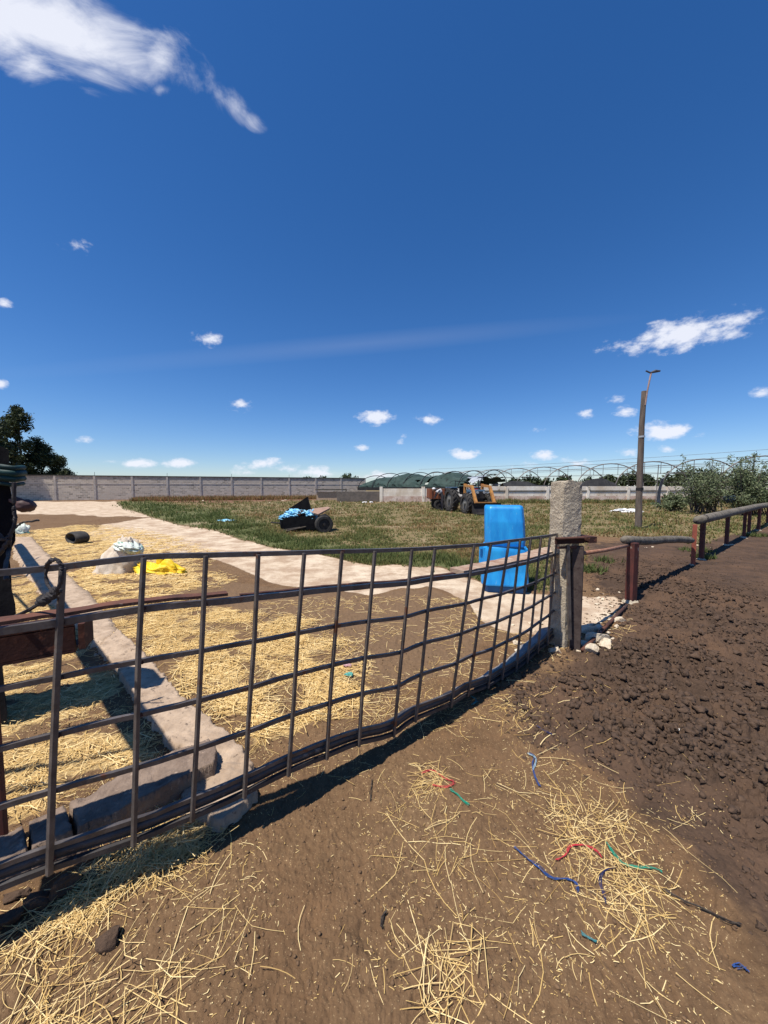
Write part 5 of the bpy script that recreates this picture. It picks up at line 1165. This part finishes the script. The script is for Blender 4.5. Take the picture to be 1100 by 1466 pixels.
def build_straw():
    rg = np.random.default_rng(23)
    def lay(name, P, n, L0, L1, w0, w1, pile, label, seed, tilt=.08, vlo=.1, vhi=1):
        x, y = in_poly(P, n, rg); L_ = rg.uniform(L0, L1, n) * (.35 + .65 * rg.random(n)); w = rg.uniform(w0, w1, n)
        lump = np.clip(.5 + .8 * fbm(x * 4, y * 4, 2, 44), 0, 1.5); z = ground_h(x, y) + rg.random(n) ** 1.5 * pile * lump + .002
        v = vlo * .6 + (vhi - vlo * .6) * np.clip(rg.normal(.5, .30, n), 0, 1); ang = rg.uniform(0, np.pi * 2, n)
        tag(link(name, straw_mesh(name, x, y, z, L_, w, v, ang, seed, tilt)), label, 'straw', kind='stuff')
    lay('far_straw_bed', Z_STRAW[0], 10000, .10, .30, .006, .012, .04, 'golden straw spread round the woven sack and the old tyre', 1)
    lay('middle_straw_bed', Z_STRAW[1], 7000, .08, .26, .003, .0055, .035, 'golden straw bed right of the kerb behind the gate bars', 2)
    lay('pen_straw_bed', Z_STRAW[2], 13000, .06, .20, .0025, .0048, .035, 'golden straw bed left of the kerb seen through the leftmost gate bars', 3)
    lay('near_straw_pile', Z_STRAWF, 480, .08, .34, .0013, .0030, .045, 'loose pale straw heaped on the ground in the near left corner', 4, tilt=.16, vlo=.35)
    lay('straw_patch', Z_PATCH[0], 190, .05, .28, .0013, .0030, .015, 'patch of scattered straw with twine on the soil at lower right', 5, tilt=.08, vlo=.35)
    lay('straw_patch', Z_PATCH[1], 100, .05, .20, .0013, .0028, .015, 'small patch of straw with red twine in the middle foreground', 6, vlo=.35)
    lay('straw_patch', Z_PATCH[2], 60, .06, .26, .0014, .0030, .02, 'thin tuft of straw at the bottom centre of the picture', 7, vlo=.35)
    lay('gate_foot_straw', gp((215, 1160), (330, 1185), (300, 1230), (240, 1275), (160, 1290), (110, 1340), (60, 1330), (150, 1250)), 1300, .05, .20, .0013, .0029, .05, 'thick band of straw lying in front of the kerb under the gate', 8, tilt=.2, vlo=.3)
    # loose single straws over the near ground
    def loose(name, n, rmin, rmax, amin, amax, L0, L1, w0, w1, label, seed, dens=1.0):
        r = np.sqrt(rg.uniform(rmin ** 2, rmax ** 2, n * 3)); a = rg.uniform(R(amin), R(amax), n * 3); x = r * np.sin(a); y = r * np.cos(a); Mk = masks(x, y)
        k = (Mk[2] < .6) & (Mk[0] < .8) & (Mk[5] < .3) & (rg.random(len(x)) < np.clip((.50 + 1.1 * fbm(x * 1.7, y * 1.7, 3, 55)) * (1 - .85 * Mk[4]) * (1 - .45 * Mk[3]), .03, 1)); x, y = x[k][:n], y[k][:n]; n = len(x)
        L_ = L0 + (L1 - L0) * rg.random(n) ** 1.8; w = rg.uniform(w0, w1, n); v = np.clip(rg.normal(.62, .28, n), .05, 1)
        tag(link(name, straw_mesh(name, x, y, ground_h(x, y) + .003, L_, w, v, rg.uniform(0, 6.28, n), seed, .03)), label, 'straw', kind='stuff')
    loose('loose_straw', 560, 1.0, 2.6, -47, 44, .03, .26, .0011, .0028, 'single pale straws scattered over the brown soil in front of the gate', 11)
    loose('loose_straw', 900, 2.2, 5.0, -20, 36, .05, .22, .0028, .0045, 'sparse straws on the soil behind the gate', 12)
    loose('straw_chaff', 9000, 1.0, 3.2, -47, 45, .003, .018, .0010, .0026, 'tiny straw chips and chaff pressed into the near soil', 13)
build_straw()

# ------------------------------------------------------------------ twine and twigs
def build_twine():
    cols = {'blue': (.015, .06, .22), 'green': (.01, .26, .17), 'red': (.50, .035, .05), 'teal': (.03, .22, .25), 'dark': (.03, .022, .018), 'navy': (.01, .02, .10), 'pale': (.3, .45, .55)}
    mm = {k: mat(k + '_twine', v, (.10, .08, .06), .8, 60, bump=.2, lo=.45, hi=.75) for k, v in cols.items()}
    T_ = [('blue', [(737, 1218), (752, 1232), (770, 1246), (790, 1262), (812, 1265), (827, 1272), (828, 1282)], .0045, 'frayed blue twine at the left of the lower right straw patch'),
          ('green', [(868, 1212), (880, 1226), (895, 1240), (915, 1245), (935, 1252), (948, 1256)], .005, 'bright green twine lying across the lower right straw patch'),
          ('red', [(796, 1238), (808, 1232), (816, 1218), (832, 1216), (850, 1222), (862, 1232)], .004, 'curved red twine above the blue twine on the straw patch'),
          ('navy', [(880, 1244), (866, 1254), (860, 1270), (866, 1288), (866, 1298)], .004, 'dark blue twine hooked down from the green twine'),
          ('teal', [(833, 1340), (842, 1348), (853, 1356)], .005, 'short teal twine below the straw patch'),
          ('dark', [(950, 1280), (975, 1296), (1010, 1312), (1040, 1326), (1060, 1332)], .006, 'dark brown twig at the right of the straw patch'),
          ('blue', [(757, 1080), (765, 1084), (762, 1098), (766, 1112), (772, 1130)], .005, 'blue twine hanging in a hook below the gate shadow'),
          ('pale', [(756, 1082), (768, 1090), (764, 1106)], .004, 'pale blue strand beside the hooked blue twine'),
          ('red', [(604, 1112), (620, 1108), (636, 1118), (650, 1124), (640, 1132), (620, 1130)], .004, 'red twine tangled in the small straw patch'),
          ('green', [(644, 1136), (655, 1142), (662, 1150), (672, 1158)], .005, 'green twine below the small straw patch'),
          ('teal', [(674, 1000), (682, 1006), (676, 1012), (684, 1008)], .005, 'teal twine knot near the bottom pipe of the gate'),
          ('navy', [(768, 1046), (778, 1052), (790, 1062)], .006, 'dark blue twine scrap at the edge of the clods'),
          ('blue', [(1050, 1384), (1062, 1382), (1070, 1390)], .005, 'blue twine loop near the bottom right corner'),
          ('dark', [(530, 1150), (531, 1136), (534, 1120)], .004, 'short black cord on the soil near the gate shadow'),
          ('dark', [(545, 1330), (548, 1318), (552, 1308)], .006, 'short dark twig in the middle of the near soil')]
    for i, (c, pts, r, lab) in enumerate(T_):
        P = []
        for px, py in pts:
            p = g(px, py); p.z = H(p.x, p.y) + r + .004; P.append(p)
        mb = MB().tube(spline(P, 5, .0022, i), r * .38, 5, jit=.5)
        mb.tube(spline([p + Vector((random.uniform(-.009, .009), random.uniform(-.009, .009), .001)) for p in P], 5, .002, i + 90), r * .22, 4); mb.tube(spline([p + Vector((random.uniform(-.006, .006), random.uniform(-.006, .006), .002)) for p in P], 5, .002, i + 50), r * .4, 5)
        solo('twig' if 'twig' in lab else 'twine', mb, mm[c], lab, 'twig' if 'twig' in lab else 'twine', P[0])
    # green and pink scraps in the middle straw
    for (px, py, c, lab) in ((497, 957, 'red', 'pink wrapper scrap on the middle straw bed'), (500, 972, 'teal', 'teal scrap beside the pink wrapper on the straw'), (970, 1052, 'pale', 'small white scrap on the dark clods at right')):
        p = g(px, py); p.z = H(p.x, p.y) + .02; mb = blobmesh(.035, .02, .012, .5, 3, int(px), nu=14, nv=8)
        m_ = M['whitecloth'] if c == 'pale' else mat('scrap_' + c, (.62, .38, .40) if c == 'red' else (.10, .35, .30), None, .6, 20); k = .4 if c == 'pale' else 1
        solo('scrap', MB().add([v * k + p for v in mb.V], mb.Fs), m_, lab, 'litter', p)
build_twine()
print('objects', len(bpy.data.objects), 'tris approx', sum(len(o.data.polygons) for o in bpy.data.objects if o.type == 'MESH'))
